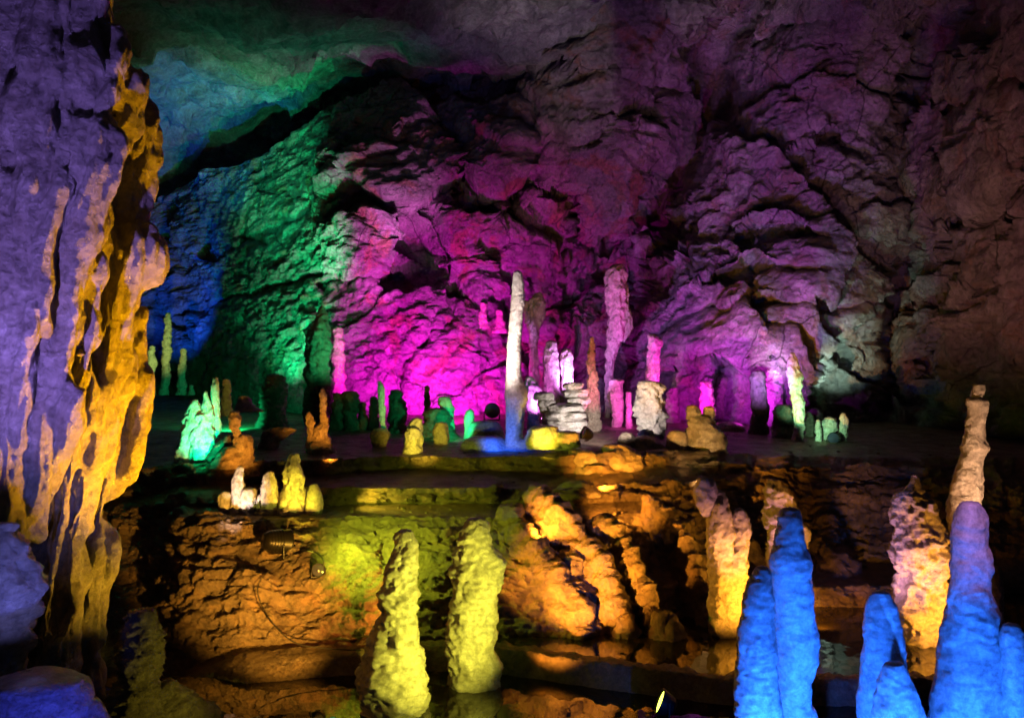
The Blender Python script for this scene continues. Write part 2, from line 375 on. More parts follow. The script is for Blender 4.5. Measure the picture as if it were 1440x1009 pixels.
# ------------------------------------------------------------------ ground
cols = {
 -300: [(2, -.6), (6.38, -.42), (6.7, -.35), (6.8, -.35), (6.9, -.38), (7.0, -.38), (7.5, .1), (8.3, .4), (8.9, .5), (9.3, .7), (9.8, .8), (10.0, 1.2), (13, 1.35), (17.5, 1.4), (26, 1.8)],
   60: [(2, -.6), (6.38, -.42), (6.7, -.35), (6.8, -.35), (6.9, -.38), (7.0, -.38), (7.5, -.1), (8.3, .25), (8.9, .5), (9.3, .7), (9.6, .8), (9.8, 1.2), (13, 1.35), (17.5, 1.4), (26, 1.8)],
  215: [(2, -.6), (6.38, -.42), (6.7, -.30), (6.8, -.28), (6.9, -.3), (7.0, -.25), (7.6, .0), (8.3, .35), (8.9, .6), (9.1, .8), (9.5, .9), (9.7, 1.2), (13, 1.38), (17.5, 1.42), (26, 1.8)],
  262: [(2, -.6), (6.38, -.42), (6.7, -.20), (6.8, -.18), (6.9, -.2), (7.0, -.2), (7.5, .3), (8.25, .82), (8.9, .86), (9.1, .95), (9.5, 1.0), (9.7, 1.22), (13, 1.38), (17.5, 1.42), (26, 1.8)],
  350: [(2, -.6), (6.33, -.42), (6.65, -.03), (6.85, .0), (6.95, -.04), (7.1, -.03), (7.5, .40), (8.25, .86), (8.9, .88), (9.1, .96), (9.6, 1.02), (9.75, 1.24), (13, 1.38), (17.5, 1.42), (26, 1.8)],
  470: [(2, -.6), (6.48, -.42), (6.8, -.02), (7.0, .0), (7.05, -.04), (7.15, -.03), (7.5, .44), (8.28, .87), (8.93, .88), (9.0, 1.06), (9.9, 1.08), (10.0, 1.24), (13, 1.36), (17.5, 1.42), (26, 1.8)],
  560: [(2, -.6), (6.63, -.42), (6.92, .0), (7.02, .02), (7.08, -.1), (7.15, -.1), (7.5, .45), (8.3, .87), (8.95, .89), (8.99, 1.06), (10.3, 1.08), (10.34, 1.25), (13, 1.36), (16.5, 1.5), (24, 1.7)],
  690: [(2, -.6), (6.63, -.42), (6.92, .01), (7.0, .02), (7.06, -.15), (7.15, -.15), (7.55, .42), (8.32, .86), (8.95, .89), (8.99, 1.06), (10.3, 1.08), (10.34, 1.25), (13, 1.36), (16.5, 1.5), (24, 1.7)],
  705: [(2, -.6), (6.58, -.42), (6.87, .01), (6.97, .02), (7.05, -.15), (7.15, -.15), (7.55, .40), (8.32, .85), (9.0, .88), (9.25, 1.0), (10.2, 1.08), (10.26, 1.25), (13, 1.36), (16.5, 1.5), (24, 1.7)],
  780: [(2, -.6), (6.40, -.42), (6.68, .01), (6.78, .02), (6.86, -.2), (7.2, -.2), (7.6, .40), (8.4, .82), (9.0, .88), (9.15, .98), (10.0, 1.07), (10.1, 1.27), (13, 1.36), (16.5, 1.5), (24, 1.7)],
  860: [(2, -.6), (6.25, -.42), (6.53, .01), (6.63, .02), (6.72, -.2), (7.3, -.2), (7.6, .26), (8.5, .74), (9.1, .87), (9.3, 1.0), (9.9, 1.1), (10.1, 1.28), (13, 1.38), (16, 1.5), (24, 1.7)],
  935: [(2, -.6), (6.11, -.42), (6.38, .01), (6.47, .02), (6.56, -.2), (7.55, -.2), (7.95, .12), (8.7, .60), (9.3, .86), (9.6, 1.02), (10.1, 1.16), (10.4, 1.30), (13, 1.38), (16, 1.5), (24, 1.7)],
 1010: [(2, -.6), (6.00, -.42), (6.25, .01), (6.33, .02), (6.42, -.2), (7.9, -.2), (8.4, .10), (9.0, .45), (9.6, .78), (9.9, .98), (10.3, 1.12), (10.7, 1.27), (13, 1.36), (16, 1.5), (24, 1.7)],
 1120: [(2, -.6), (5.98, -.42), (6.22, .01), (6.30, .02), (6.4, -.2), (8.15, -.2), (8.22, .16), (9.0, .22), (9.5, .5), (9.8, .85), (10.2, 1.08), (10.6, 1.23), (13, 1.34), (16, 1.5), (24, 1.7)],
 1255: [(2, -.6), (5.98, -.42), (6.22, .01), (6.30, .02), (6.4, -.2), (8.15, -.2), (8.22, .18), (9.0, .22), (9.5, .5), (9.8, .9), (10.2, 1.1), (10.5, 1.22), (13, 1.34), (16, 1.5), (24, 1.7)],
 1320: [(2, -.6), (5.98, -.42), (6.22, .01), (6.30, .02), (6.4, -.2), (8.5, -.2), (8.7, .1), (9.1, .25), (9.5, .55), (9.8, .9), (10.2, 1.1), (10.5, 1.22), (13, 1.34), (16, 1.5), (24, 1.7)],
 1850: [(2, -.6), (5.98, -.42), (6.22, .01), (6.30, .02), (6.4, -.2), (8.5, -.2), (8.7, .1), (9.1, .25), (9.5, .55), (9.8, .9), (10.2, 1.1), (10.5, 1.22), (13, 1.34), (16, 1.5), (24, 1.7)],
}
cpx = np.array(sorted(cols)); cprof = np.array([cols[k] for k in cpx])         # (ncol, nfeat, 2)
seg = np.array([40, 5, 4, 5, 14, 62, 70, 46, 26, 40, 14, 40, 30, 24])
def ground_profile(px):
    out = np.zeros((len(px), cprof.shape[1], 2))
    for k in range(cprof.shape[1]):
        for c in range(2):
            out[:, k, c] = np.interp(px, cpx, cprof[:, k, c])
    return out

def ridge_add(px, D, pts, width, h):
    """a flow lobe along a polyline given as (px, d)"""
    X = (px-CX)/F*D; best = np.full(X.shape, 9.0)
    q = [((a-CX)/F*b, b) for a, b in pts]
    for (x0, y0), (x1, y1) in zip(q[:-1], q[1:]):
        dx, dy = x1-x0, y1-y0; L2 = dx*dx+dy*dy
        t = np.clip(((X-x0)*dx+(D-y0)*dy)/L2, 0, 1)
        best = np.minimum(best, np.hypot(X-x0-t*dx, D-y0-t*dy))
    return h*np.exp(-(best/width)**2)

def build_ground():
    px = np.concatenate([np.arange(-300, 150, 6.0), np.arange(150, 1440, 2.0), np.arange(1440, 1850, 6.0)])
    pr = ground_profile(px)
    for ks, am in (((7,), .10), ((8, 9), .16), ((10, 11), .20)):        # uneven rims
        wv_ = am*(fbm(np.c_[px/70.0, px*0+ks[0], px*0], 3)+(.35*fbm(np.c_[px/22.0, px*0+ks[0]+5, px*0], 2) if ks[0] < 10 else 0))
        for k in ks: pr[:, k, 0] += wv_
    # soften the column-to-column change
    rows = []
    for k in range(cprof.shape[1]-1):
        t = np.linspace(0, 1, seg[k], endpoint=False)
        rows.append(pr[None, :, k]*(1-t)[:, None, None]+pr[None, :, k+1]*t[:, None, None])
    rows.append(pr[None, :, -1])
    G = np.concatenate(rows, 0)
    D = G[..., 0]; Z = G[..., 1]; PXg = np.repeat(px[None], D.shape[0], 0)
    for _ in range(3):
        Z[1:-1] = Z[1:-1]*0.5+0.25*(Z[2:]+Z[:-2])
    # the flow lobes of the central mound
    for pts, w_, h_ in [
        ([(718, 8.2), (740, 7.9), (775, 7.55), (815, 7.25)], .10, .20),
        ([(755, 8.35), (800, 8.05), (845, 7.65), (880, 7.3)], .10, .32),
        ([(805, 7.75), (815, 7.4)], .09, .14),
        ([(850, 8.1), (890, 7.75), (925, 7.4), (940, 7.25)], .10, .36),
        ([(915, 8.7), (960, 8.4), (985, 8.0), (998, 7.6)], .10, .34),
        ([(1165, 9.4), (1172, 9.0), (1180, 8.7)], .14, .18),
        ([(290, 8.2), (300, 7.7), (350, 7.4)], .2, .10),
        ([(500, 7.9), (520, 7.5), (525, 7.2)], .15, .10),
        ([(610, 8.0), (618, 7.5), (600, 7.2)], .14, .08),
        ([(420, 7.9), (440, 7.55)], .16, .08),
    ]:
        Z = Z+ridge_add(PXg, D, pts, w_, h_)
    V = np.stack([(PXg-CX)/F*D, D, Z], -1)
    n = grid_normals(V)
    n = np.where(n[..., 2:] < 0, -n, n)
    p = V.reshape(-1, 3); nn = n.reshape(-1, 3)
    slope = smooth(.995, .80, nn[:, 2])
    dist = np.clip(p[:, 1]/9, .6, 1.6)
    w = np.stack([fbm(p*1.6+3, 3), fbm(p*1.6+13, 3), fbm(p*1.6+43, 3)], 1)
    rim = ridged(np.stack([p[:, 0]*1.5, p[:, 1]*1.5, p[:, 2]*9], 1)+w*0.9, 3)
    popc = blocks((p+w*.06)*np.array([9, 9, 11.])); fa = worley((p+w*.06)*np.array([8.5, 8.5, 12.]))[0]; fb = worley((p+w*.03)*np.array([20, 20, 26.]))[0]
    lump = fbm(p*3.2, 4); gr = fbm(p*14, 3)
    f1, f2, hh, off = worley((p+w*.12)*np.array([4.2, 4.2, 5.0]))
    scallop = (0.6-f1)
    gours = np.abs(((p[:, 2]*6.5+0.8*w[:, 0]) % 1)-0.5)*2
    disp = slope*(0.055*rim+0.016*popc+0.040*(.45-fa*fa)+0.024*(.45-fb*fb)+0.05*lump+0.06*scallop+0.035*gours)+(0.012*gr+0.022*lump)*(0.35+0.65*slope)
    pool = (p[:, 2] < -0.1)
    disp = np.where(pool, disp*0.4, disp)
    # crisp dam rims stay level
    kk = np.repeat(np.arange(D.shape[0])[:, None], D.shape[1], 1).ravel()
    dam = (kk >= seg[:1].sum()+2) & (kk <= seg[:3].sum()+4)
    disp = np.where(dam, disp*0.55+.012*gr, disp)
    p = p+nn*(disp)[:, None]
    o = link('ground', p, grid_faces(*D.shape), M['ground'])
    tag(o, 'brown terraced flowstone floor with rimstone ledges and rippled mound', 'cave floor', kind='structure')
    return o
build_ground()

def build_water():
    px = np.arange(-300, 1851, 15.0); pr = ground_profile(px)
    dam_f, dam_b, foot = pr[:, 2, 0], pr[:, 3, 0], pr[:, 6, 0]
    for nm, a, b, z, lo, hi in (('pool_water', np.full(len(px), 1.8), dam_f-0.02, -.14, -300, 1850), ('upper_pool_water', dam_b-0.03, foot+.1, 0.0, 640, 1850)):
        m = (px >= lo) & (px <= hi)
        rows = [a[m]*(1-t)+b[m]*t for t in np.linspace(0, 1, 6)]
        D = np.array(rows); X = (px[m][None]-CX)/F*D
        V = np.stack([X, D, np.full(D.shape, z)], -1)
        o = link(nm, V.reshape(-1, 3), grid_faces(*D.shape), M['water'])
        tag(o, 'still dark water of the lower pool' if nm == 'pool_water' else 'still dark water of the upper pool behind the rim', 'water', kind='structure')
build_water()

# ------------------------------------------------------------------ stalagmites
STY = {   # lumps, lump freq, bumps, bump freq, ridges, vertical stretch
    'smooth':  dict(l=.06, lf=1.0, b=.012, bf=5.5, r=.04, zs=2.4, g=.016),
    'popcorn': dict(l=.22, lf=1.2, b=.14, bf=4.5, r=.09, zs=.8, g=.05),
    'gnarl':   dict(l=.28, lf=1.2, b=.17, bf=2.6, r=.24, zs=.9, g=.05),
    'layer':   dict(l=.20, lf=1.0, b=.08, bf=3.0, r=.34, zs=3.2, g=.05),
    'knob':    dict(l=.36, lf=1.2, b=.20, bf=2.4, r=.24, zs=2.0, g=.05),
    'blue':    dict(l=.11, lf=1.0, b=.06, bf=3.0, r=.04, zs=1.6, g=.02),
    'bumpy':   dict(l=.20, lf=1.1, b=.09, bf=1.7, r=.05, zs=1.3, g=.03),
    'fold':    dict(l=.16, lf=.9, b=.03, bf=2.0, r=.05, zs=.3, g=.01),
    'flute':   dict(l=.24, lf=1.2, b=.09, bf=3.0, r=.28, zs=.3, g=.04),
    'crust':   dict(l=.18, lf=1.2, b=.24, bf=5.5, r=.06, zs=.9, g=.08),
    'rock':    dict(l=.32, lf=1.0, b=.26, bf=1.4, r=.18, zs=1.6, g=.05),
}
_seed = [0]
def spire(prof, d, style='popcorn', ratio=.9, step=2.0, n=44, lean=0.0, flare=True, rm=None):
    """ring body through a measured outline; prof = [(py, left, right)...] top to bottom"""
    _seed[0] += 1; sd = _seed[0]*7.77
    prof = sorted(prof); y = np.array([q[0] for q in prof], float)
    xl = np.array([q[1] for q in prof], float); xr = np.array([q[2] for q in prof], float)
    k = max(14, min(230, int((y[-1]-y[0])/step)))
    yy = np.linspace(y[0], y[-1], k)
    c = np.interp(yy, y, (xl+xr)/2); w = np.interp(yy, y, (xr-xl)/2)
    ker = np.array([1, 3, 4, 3, 1])/12.0
    for _ in range(2):
        c = np.convolve(np.pad(c, 2, mode='edge'), ker, 'valid'); w = np.convolve(np.pad(w, 2, mode='edge'), ker, 'valid')
    wmax = w.max()
    if d > 9 and style in ('knob', 'popcorn', 'gnarl', 'layer', 'crust'):
        zz = yy/(wmax*2.2+3)
        c = c+.22*w*perlin(np.c_[zz, zz*0+sd, zz*0+.7])*1.6; w = w*(1+.30*perlin(np.c_[zz*1.7, zz*0+sd, zz*0+4.7])+.12*perlin(np.c_[zz*5, zz*0+sd, zz*0+8.7]))
    # rounded tip
    i1 = np.interp(y[1], yy, np.arange(k)) if len(y) > 1 else 3
    cap = max(y[1]-y[0], min(0.3*np.interp(y[1], yy, w), 0.3*(y[-1]-y[0])))
    t = np.clip((yy-y[0])/cap, 0, 1)
    w1 = np.interp(min(y[0]+cap, y[-1]), yy, w)
    w = np.where(t < 1, np.maximum(w*0.0+1e-3, w1*np.sqrt(np.clip(1-(1-t)**2, 0, 1))), w)
    if d > 9 and flare:
        w = w*(1+0.45*np.exp(-(yy[-1]-yy)/(0.45*wmax+4)))
    sc = d/F
    th = np.linspace(0, 2*np.pi, n, endpoint=False)
    R = w*sc; Xc = (c-CX)*sc; Zc = H-(yy-CY)*sc
    z01 = (yy-yy[0])/(yy[-1]-yy[0])
    wob = perlin(np.c_[z01*3+sd, z01*0, z01*0+.3])*0.18*wmax*sc+lean*(1-z01)
    X = Xc[:, None]+R[:, None]*np.cos(th)[None]
    Y = d+wob[:, None]+ratio*R[:, None]*np.sin(th)[None]
    Z = np.repeat(Zc[:, None], n, 1)
    p = np.stack([X, Y, Z], -1).reshape(-1, 3)
    nrm = np.stack([np.repeat(np.cos(th)[None], k, 0), np.repeat(np.sin(th)[None], k, 0), np.zeros((k, n))], -1).reshape(-1, 3)
    Rm = rm or wmax*sc; s = STY[style]
    loc = np.repeat(np.minimum(1, R/(0.5*wmax*sc))[:, None], n, 1).ravel()
    q = (p-np.array([0, d, 0]))/Rm+sd
    q[:, 2] *= min(1.0, 1.0)
    wv = np.stack([perlin(q*1.3), perlin(q*1.3+5), perlin(q*1.3+9)], 1)
    dsp = s['l']*fbm(q*s['lf'], 3)
    f1, f2, hh, off = worley((q+wv*.25)*s['bf'])
    dsp = dsp+s['b']*(0.55-f1)+s['g']*fbm(q*s['bf']*3.1, 3)
    if s['r']:
        dsp = dsp+s['r']*ridged(q*np.array([1.6, 1.6, 1.6*s['zs']])+wv*.35, 3)-s['r']*.6
    p = p+nrm*(dsp*loc*Rm)[:, None]
    p[:, 2] += (perlin(q*2.2+3)*0.06*Rm*loc)
    top = np.array([[p[:n, 0].mean(), p[:n, 1].mean(), Zc[0]]]); bot = np.array([[p[-n:, 0].mean(), p[-n:, 1].mean(), Zc[-1]]])
    fa = [tuple(f) for f in grid_faces(k, n, True)[:, ::-1]]
    a, b = k*n, k*n+1
    fa += [(a, i, (i+1) % n) for i in range(n)]
    fa += [(b, (k-1)*n+(i+1) % n, (k-1)*n+i) for i in range(n)]
    return np.concatenate([p, top, bot]), fa

def merge(bodies):
    V, Fc, o = [], [], 0
    for v, f in bodies:
        V.append(v); Fc += [tuple(i+o for i in q) for q in f]; o += len(v)
    return np.concatenate(V), Fc

def formation(name, label, cat, d, parts, group=None, mat='calcite', style='popcorn'):
    """parts: list of (part name, [outlines], {options})"""
    made = []
    for nm, profs, op in parts:
        op = dict(op); mt = op.pop('mat', mat); st = op.pop('style', style); dd = op.pop('d', d); lb = op.pop('label', None)
        made.append((nm, merge([spire(pf, dd+0.003*i, st, **op) for i, pf in enumerate(profs)]), mt, lb))
    allv = np.concatenate([m_[1][0] for m_ in made])
    base = np.array([(allv[:, 0].min()+allv[:, 0].max())/2, d, allv[:, 2].min()])
    if len(made) == 1:
        o = link(name, made[0][1][0]-base, made[0][1][1], M[made[0][2]])
        o.location = base; return tag(o, label, cat, group)
    r = empty(name, base, label, cat, group)
    for nm, (v, f), mt, lb in made:
        c = link(nm, v-base, f, M[mt], r)
        if lb: c['label'] = lb
    return r

def Zm(x0, y0, s, pts):
    return [(y0+a/s, x0+b/s, x0+c/s) for a, b, c in pts]
z1 = lambda *p: Zm(480, 700, 3.0, p)
z2 = lambda *p: Zm(940, 640, 2.734, p)
z3 = lambda *p: Zm(1120, 500, 2.803, p)
z4 = lambda *p: Zm(0, 700, 3.267, p)
z5 = lambda *p: Zm(180, 420, 3.152, p)
z6 = lambda *p: Zm(540, 360, 3.152, p)
z7 = lambda *p: Zm(840, 360, 3.3625, p)
z8 = lambda *p: Zm(200, 420, 3.88, p)
z9 = lambda *p: Zm(560, 540, 2.88, p)
one = lambda pf, **k: [('body', [pf], k)]
S = 'stalagmite'

# foreground, lower pool
formation(S, 'tall pointed yellow stalagmite with its left side in deep shadow, standing in the pool', 'stalagmite', 6.05,
  one(z1((130, 255, 285), (150, 228, 302), (200, 224, 318), (300, 190, 318), (400, 165, 318), (480, 150, 318), (500, 143, 325), (560, 118, 340), (650, 92, 350), (740, 64, 360), (800, 62, 370), (860, 68, 375), (915, 80, 372), (990, 90, 370)), step=1.5, n=64),
  mat='smooth', group='yellow stalagmites in the pool')
formation(S, 'thick blunt yellow stalagmite with a pale violet top and a shoulder on its right side', 'stalagmite', 6.55,
  one(z1((82, 545, 592), (100, 522, 610), (150, 498, 625), (200, 484, 635), (230, 475, 660), (270, 470, 680), (350, 465, 682), (420, 462, 660), (500, 458, 648), (520, 455, 663), (560, 450, 662), (640, 445, 650), (690, 443, 664), (740, 445, 675), (780, 447, 675), (850, 450, 670)), step=1.5, n=64),
  mat='smooth', group='yellow stalagmites in the pool')
B = 'blue stalagmites at the near edge of the pool'
formation(S, 'shorter smooth blue stalagmite with a rounded tip, leaning against a taller blue one', 'stalagmite', 4.9,
  one(z2((420, 345, 368), (440, 330, 385), (500, 297, 402), (560, 285, 407), (620, 275, 410), (700, 268, 418), (800, 260, 415), (900, 252, 418), (1009, 258, 440), (1350, 240, 460)), step=1.8, n=56), B, 'smooth', 'blue')
formation(S, 'tall blue stalagmite with bulging right side, in front of the banded pink stalagmite', 'stalagmite', 5.15,
  one(z2((197, 450, 485), (215, 430, 505), (260, 415, 513), (330, 400, 520), (380, 390, 540), (450, 388, 545), (560, 395, 550), (640, 400, 560), (700, 405, 583), (760, 410, 578), (850, 410, 560), (950, 412, 548), (1009, 415, 580), (1350, 400, 600)), step=1.8, n=56), B, 'smooth', 'blue')
formation(S, 'blue stalagmite with a dark blunt tip, a small dark one in front of it', 'stalagmite', 5.0,
  one(z2((520, 805, 840), (535, 782, 857), (580, 762, 880), (650, 755, 890), (720, 748, 900), (800, 740, 905), (900, 735, 935), (1009, 733, 960), (1350, 720, 980)), step=1.8, n=56), B, 'smooth', 'blue')
formation(S, 'smallest dark blue stalagmite, low in front of a taller blue one', 'stalagmite', 4.6,
  one(z2((785, 845, 890), (800, 818, 897), (850, 804, 920), (900, 800, 940), (1009, 788, 985), (1350, 770, 1020)), step=1.8, n=56), B, 'smooth', 'blue')
formation(S, 'largest blue stalagmite, turning violet towards its round top', 'stalagmite', 4.75,
  one(z2((173, 1140, 1185), (190, 1120, 1203), (240, 1105, 1228), (320, 1095, 1230), (400, 1092, 1245), (440, 1090, 1253), (500, 1085, 1245), (570, 1082, 1245), (600, 1078, 1268), (660, 1068, 1275), (720, 1060, 1283), (800, 1045, 1285), (900, 1030, 1285), (1009, 1018, 1285), (1350, 990, 1300)), step=1.8, n=64), B, 'smooth', 'blue')
formation(S, 'blue stalagmite with a rounded violet tip, cut off by the picture edge', 'stalagmite', 4.6,
  one(z2((640, 1300, 1330), (660, 1282, 1350), (700, 1275, 1365), (760, 1283, 1375), (850, 1285, 1390), (1009, 1285, 1400), (1350, 1270, 1420)), step=1.8, n=56), B, 'smooth', 'blue')

# orange and pink ones in the upper pool
OP = 'orange and pink stalagmites in the upper pool'
formation(S, 'three-headed orange stalagmite with an overhanging knob at its top', 'stalagmite', 7.3, [
  ('spire', [z2((132, 190, 210), (150, 175, 220), (180, 160, 228), (220, 152, 245), (300, 142, 250), (400, 152, 250), (500, 155, 280), (600, 158, 275), (700, 160, 270), (740, 160, 270))], {}),
  ('spire', [z2((200, 265, 285), (215, 250, 300), (250, 245, 313), (300, 240, 320), (350, 235, 312), (420, 200, 305), (520, 190, 298), (620, 180, 280), (740, 180, 268))], {}),
  ('knob', [z2((82, 125, 165), (100, 108, 180), (140, 95, 188), (180, 100, 182), (205, 115, 172), (235, 135, 165))], {})], OP, 'tan', 'popcorn')
formation(S, 'pink stalagmite with dark bands, half hidden by the tall blue one', 'stalagmite', 8.0,
  one(z2((88, 390, 415), (100, 378, 425), (122, 376, 440), (135, 372, 470), (160, 370, 485), (200, 365, 495), (260, 370, 525), (340, 375, 525), (420, 372, 525), (560, 370, 530))), OP, 'tan', 'knob')
formation(S, 'broad pink stalagmite with tapering tip and yellow foot, in the upper pool', 'stalagmite', 7.1,
  one(z2((70, 938, 958), (80, 935, 963), (120, 925, 970), (150, 892, 990), (180, 878, 1020), (220, 872, 1030), (270, 868, 1050), (340, 858, 1065), (390, 858, 1065), (450, 880, 1058), (540, 870, 1065), (600, 880, 1068), (680, 900, 1066), (720, 910, 1062), (800, 910, 1060)), step=1.4, n=64), OP, 'tan', 'gnarl')
formation(S, 'tallest slender orange stalagmite, leaning right with a square tip', 'stalagmite', 8.3, [
  ('body', [z3((160, 672, 742), (180, 668, 757), (215, 680, 752), (260, 675, 745), (330, 660, 745), (370, 660, 757), (400, 652, 740), (480, 625, 730), (560, 605, 728), (620, 597, 720), (680, 605, 720), (760, 608, 690), (900, 610, 700), (1100, 600, 710)),], {}),
  ('tip', [z3((107, 700, 738), (112, 696, 742), (150, 690, 738), (175, 688, 738), (215, 686, 742))], {})], OP, 'tan', 'bumpy')
formation(S, 'short dark stalagmite behind the largest blue one', 'stalagmite', 7.6,
  one(z2((420, 1250, 1275), (440, 1240, 1282), (520, 1240, 1284), (640, 1240, 1286), (800, 1240, 1290))), None, 'dark', 'popcorn')

# near left
formation(S, 'crusty olive stalagmite with a flat top and a wide skirt, in the dark left corner', 'stalagmite', 4.9, [
  ('body', [z4((505, 610, 705), (518, 600, 718), (560, 585, 725), (600, 575, 740), (650, 565, 750), (720, 550, 758), (780, 542, 745), (850, 532, 742), (940, 515, 760), (1009, 500, 790), (1200, 470, 850))], {}),
  ('skirt', [z4((835, 760, 790), (850, 735, 815), (885, 700, 850), (930, 660, 905), (1009, 600, 985), (1200, 560, 1050))], dict(d=5.0))], None, 'moss', 'crust')
formation('boulder', 'wet glossy dark blue boulder at the lower left corner', 'boulder', 3.6,
  [('body', [[(948, 30, 75), (953, 5, 100), (970, -30, 118), (990, -60, 125), (1020, -80, 128), (1100, -100, 120)], [(985, 85, 120), (995, 70, 140), (1015, 60, 155), (1080, 40, 165)]], {})], None, 'column', 'smooth')
formation('boulder', 'rounded blue boulder at the left edge, below the purple column', 'boulder', 4.2,
  one([(733, 0, 14), (745, -40, 27), (770, -60, 44), (800, -70, 54), (830, -75, 56), (850, -70, 52), (880, -60, 48), (910, -60, 36), (960, -60, 20), (1060, -70, 20)]), None, 'column', 'rock')

# mid ground, terraces
formation('stalagmite_cluster', 'row of fused short white stalagmites on the mound edge, beside the yellow one', 'stalagmites', 8.5, [
  ('spire', [z5((850, 415, 445), (860, 403, 455), (900, 400, 456), (955, 398, 460))], {}),
  ('spire', [z5((740, 486, 502), (755, 478, 510), (800, 465, 516), (870, 455, 520), (955, 448, 525))], {}),
  ('spire', [z5((835, 505, 560), (848, 495, 570), (900, 490, 572), (955, 485, 578))], {}),
  ('spire', [z5((862, 575, 605), (875, 568, 612), (955, 560, 620))], {}),
  ('spire', [z5((762, 622, 640), (780, 605, 650), (820, 588, 660), (870, 585, 664), (955, 580, 666))], {})], None, 'calcite', 'flute')
formation(S, 'tall wedge-shaped bright yellow stalagmite on the mound edge', 'stalagmite', 8.5,
  one(z5((680, 735, 752), (700, 705, 760), (760, 690, 770), (840, 680, 778), (900, 670, 785), (955, 660, 790))), None, 'calcite', 'flute')
formation(S, 'small almond-shaped yellow stalagmite right of the tall yellow wedge', 'stalagmite', 8.48,
  one(z5((815, 820, 832), (830, 803, 845), (860, 792, 860), (900, 786, 866), (940, 784, 864), (960, 790, 860))), None, 'calcite', 'smooth')

formation('stalagmite_cluster', 'glowing green cluster of fused stalagmites beside the left column', 'stalagmites', 10.0, [
  ('spire', [z8((545, 285, 303), (560, 270, 312), (600, 248, 330), (650, 235, 345), (700, 222, 355), (800, 203, 362), (900, 193, 360), (940, 190, 365))], {}),
  ('spire', [z8((500, 338, 352), (515, 332, 358), (560, 328, 366), (620, 310, 385), (700, 270, 395), (800, 250, 400), (940, 240, 400))], dict(d=9.95)),
  ('spire', [z8((425, 395, 410), (440, 385, 415), (480, 374, 420), (540, 375, 420), (600, 375, 425), (700, 368, 434), (770, 366, 428), (860, 350, 400), (940, 340, 390))], dict(d=10.05))], None, 'calcite', 'flute')
formation(S, 'short blunt green stalagmite right behind the glowing green cluster', 'stalagmite', 11.6,
  one(z8((435, 448, 475), (448, 437, 482), (485, 434, 486), (585, 436, 488), (640, 436, 490))), None, 'calcite', 'knob')
YG = 'thin yellow-green stalagmites at the far left'
formation(S, 'tallest thin yellow-green stalagmite on the far terrace', 'stalagmite', 17.5,
  one(z8((73, 132, 152), (82, 125, 160), (150, 122, 165), (200, 116, 160), (240, 110, 158), (330, 108, 155), (400, 105, 152), (460, 105, 146), (525, 98, 142)), n=28, step=1.0), YG, 'calcite', 'knob')
formation(S, 'half-height thin yellow-green stalagmite right of the tallest thin one', 'stalagmite', 17.5,
  one(z8((268, 214, 232), (280, 207, 240), (350, 203, 242), (430, 198, 240), (525, 190, 234)), n=28, step=1.0), YG, 'calcite', 'knob')
formation(S, 'yellow-green stalagmite half hidden behind the left rock column', 'stalagmite', 17.0,
  one(z8((253, 45, 65), (270, 38, 72), (300, 32, 66), (350, 30, 78), (380, 24, 74), (420, 20, 62), (525, 15, 60)), n=28, step=1.0), YG, 'calcite', 'gnarl')
formation(S, 'tiny dim stalagmite stub on the far left terrace', 'stalagmite', 17.4,
  one(z8((468, 264, 274), (480, 257, 280), (525, 254, 284)), n=24, step=1.0), YG, 'calcite', 'knob')
formation(S, 'squat orange stalagmite with stacked knobs and a dark boulder at its foot', 'stalagmite', 9.7, [
  ('body', [z5((495, 455, 488), (505, 445, 495), (530, 440, 497), (560, 442, 494), (590, 458, 500), (620, 470, 520), (740, 460, 530))], dict(style='knob')),
  ('foot', [z5((597, 500, 530), (610, 488, 546), (650, 480, 557), (700, 470, 555), (740, 460, 545)), z5((650, 445, 480), (660, 420, 500), (690, 402, 515), (720, 393, 520), (745, 390, 525))], dict(style='rock')),
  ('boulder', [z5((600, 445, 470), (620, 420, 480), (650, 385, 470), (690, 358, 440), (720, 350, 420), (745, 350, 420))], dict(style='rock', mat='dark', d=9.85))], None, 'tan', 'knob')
formation(S, 'orange stalagmite with one slim spire and a knob on its left shoulder', 'stalagmite', 10.6, [
  ('body', [z5((392, 855, 870), (410, 846, 878), (480, 845, 882), (540, 848, 885), (570, 825, 892), (600, 808, 895), (650, 808, 905), (690, 812, 903), (715, 815, 903))], {}),
  ('knob', [z5((498, 793, 808), (508, 788, 816), (540, 787, 824), (580, 797, 830), (640, 800, 850))], {})], None, 'tan', 'knob')
formation('boulder', 'small green-lit boulder on the terrace behind the squat orange stalagmite', 'boulder', 12.2,
  one(z5((428, 505, 528), (440, 492, 538), (460, 486, 550), (480, 486, 562), (500, 490, 572))), None, 'calcite', 'rock')
formation('rock_slab', 'tilted green-lit rock slab between two orange stalagmites', 'rock slab', 10.9,
  one(z5((566, 640, 745), (572, 612, 742), (600, 590, 715), (640, 578, 680), (690, 572, 640), (730, 570, 640)), ratio=.35), None, 'tan', 'rock')
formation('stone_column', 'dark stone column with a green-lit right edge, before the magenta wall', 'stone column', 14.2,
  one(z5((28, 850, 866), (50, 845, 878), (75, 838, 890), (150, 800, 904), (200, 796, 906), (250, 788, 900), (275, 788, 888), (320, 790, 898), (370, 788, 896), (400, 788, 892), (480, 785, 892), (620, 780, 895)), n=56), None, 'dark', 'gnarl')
formation(S, 'broad dim brown stalagmite in the dark between green slope and dark column', 'stalagmite', 13.2,
  one(z5((330, 620, 670), (345, 605, 688), (400, 594, 696), (480, 585, 700), (600, 570, 700), (640, 570, 700))), None, 'dark', 'layer')
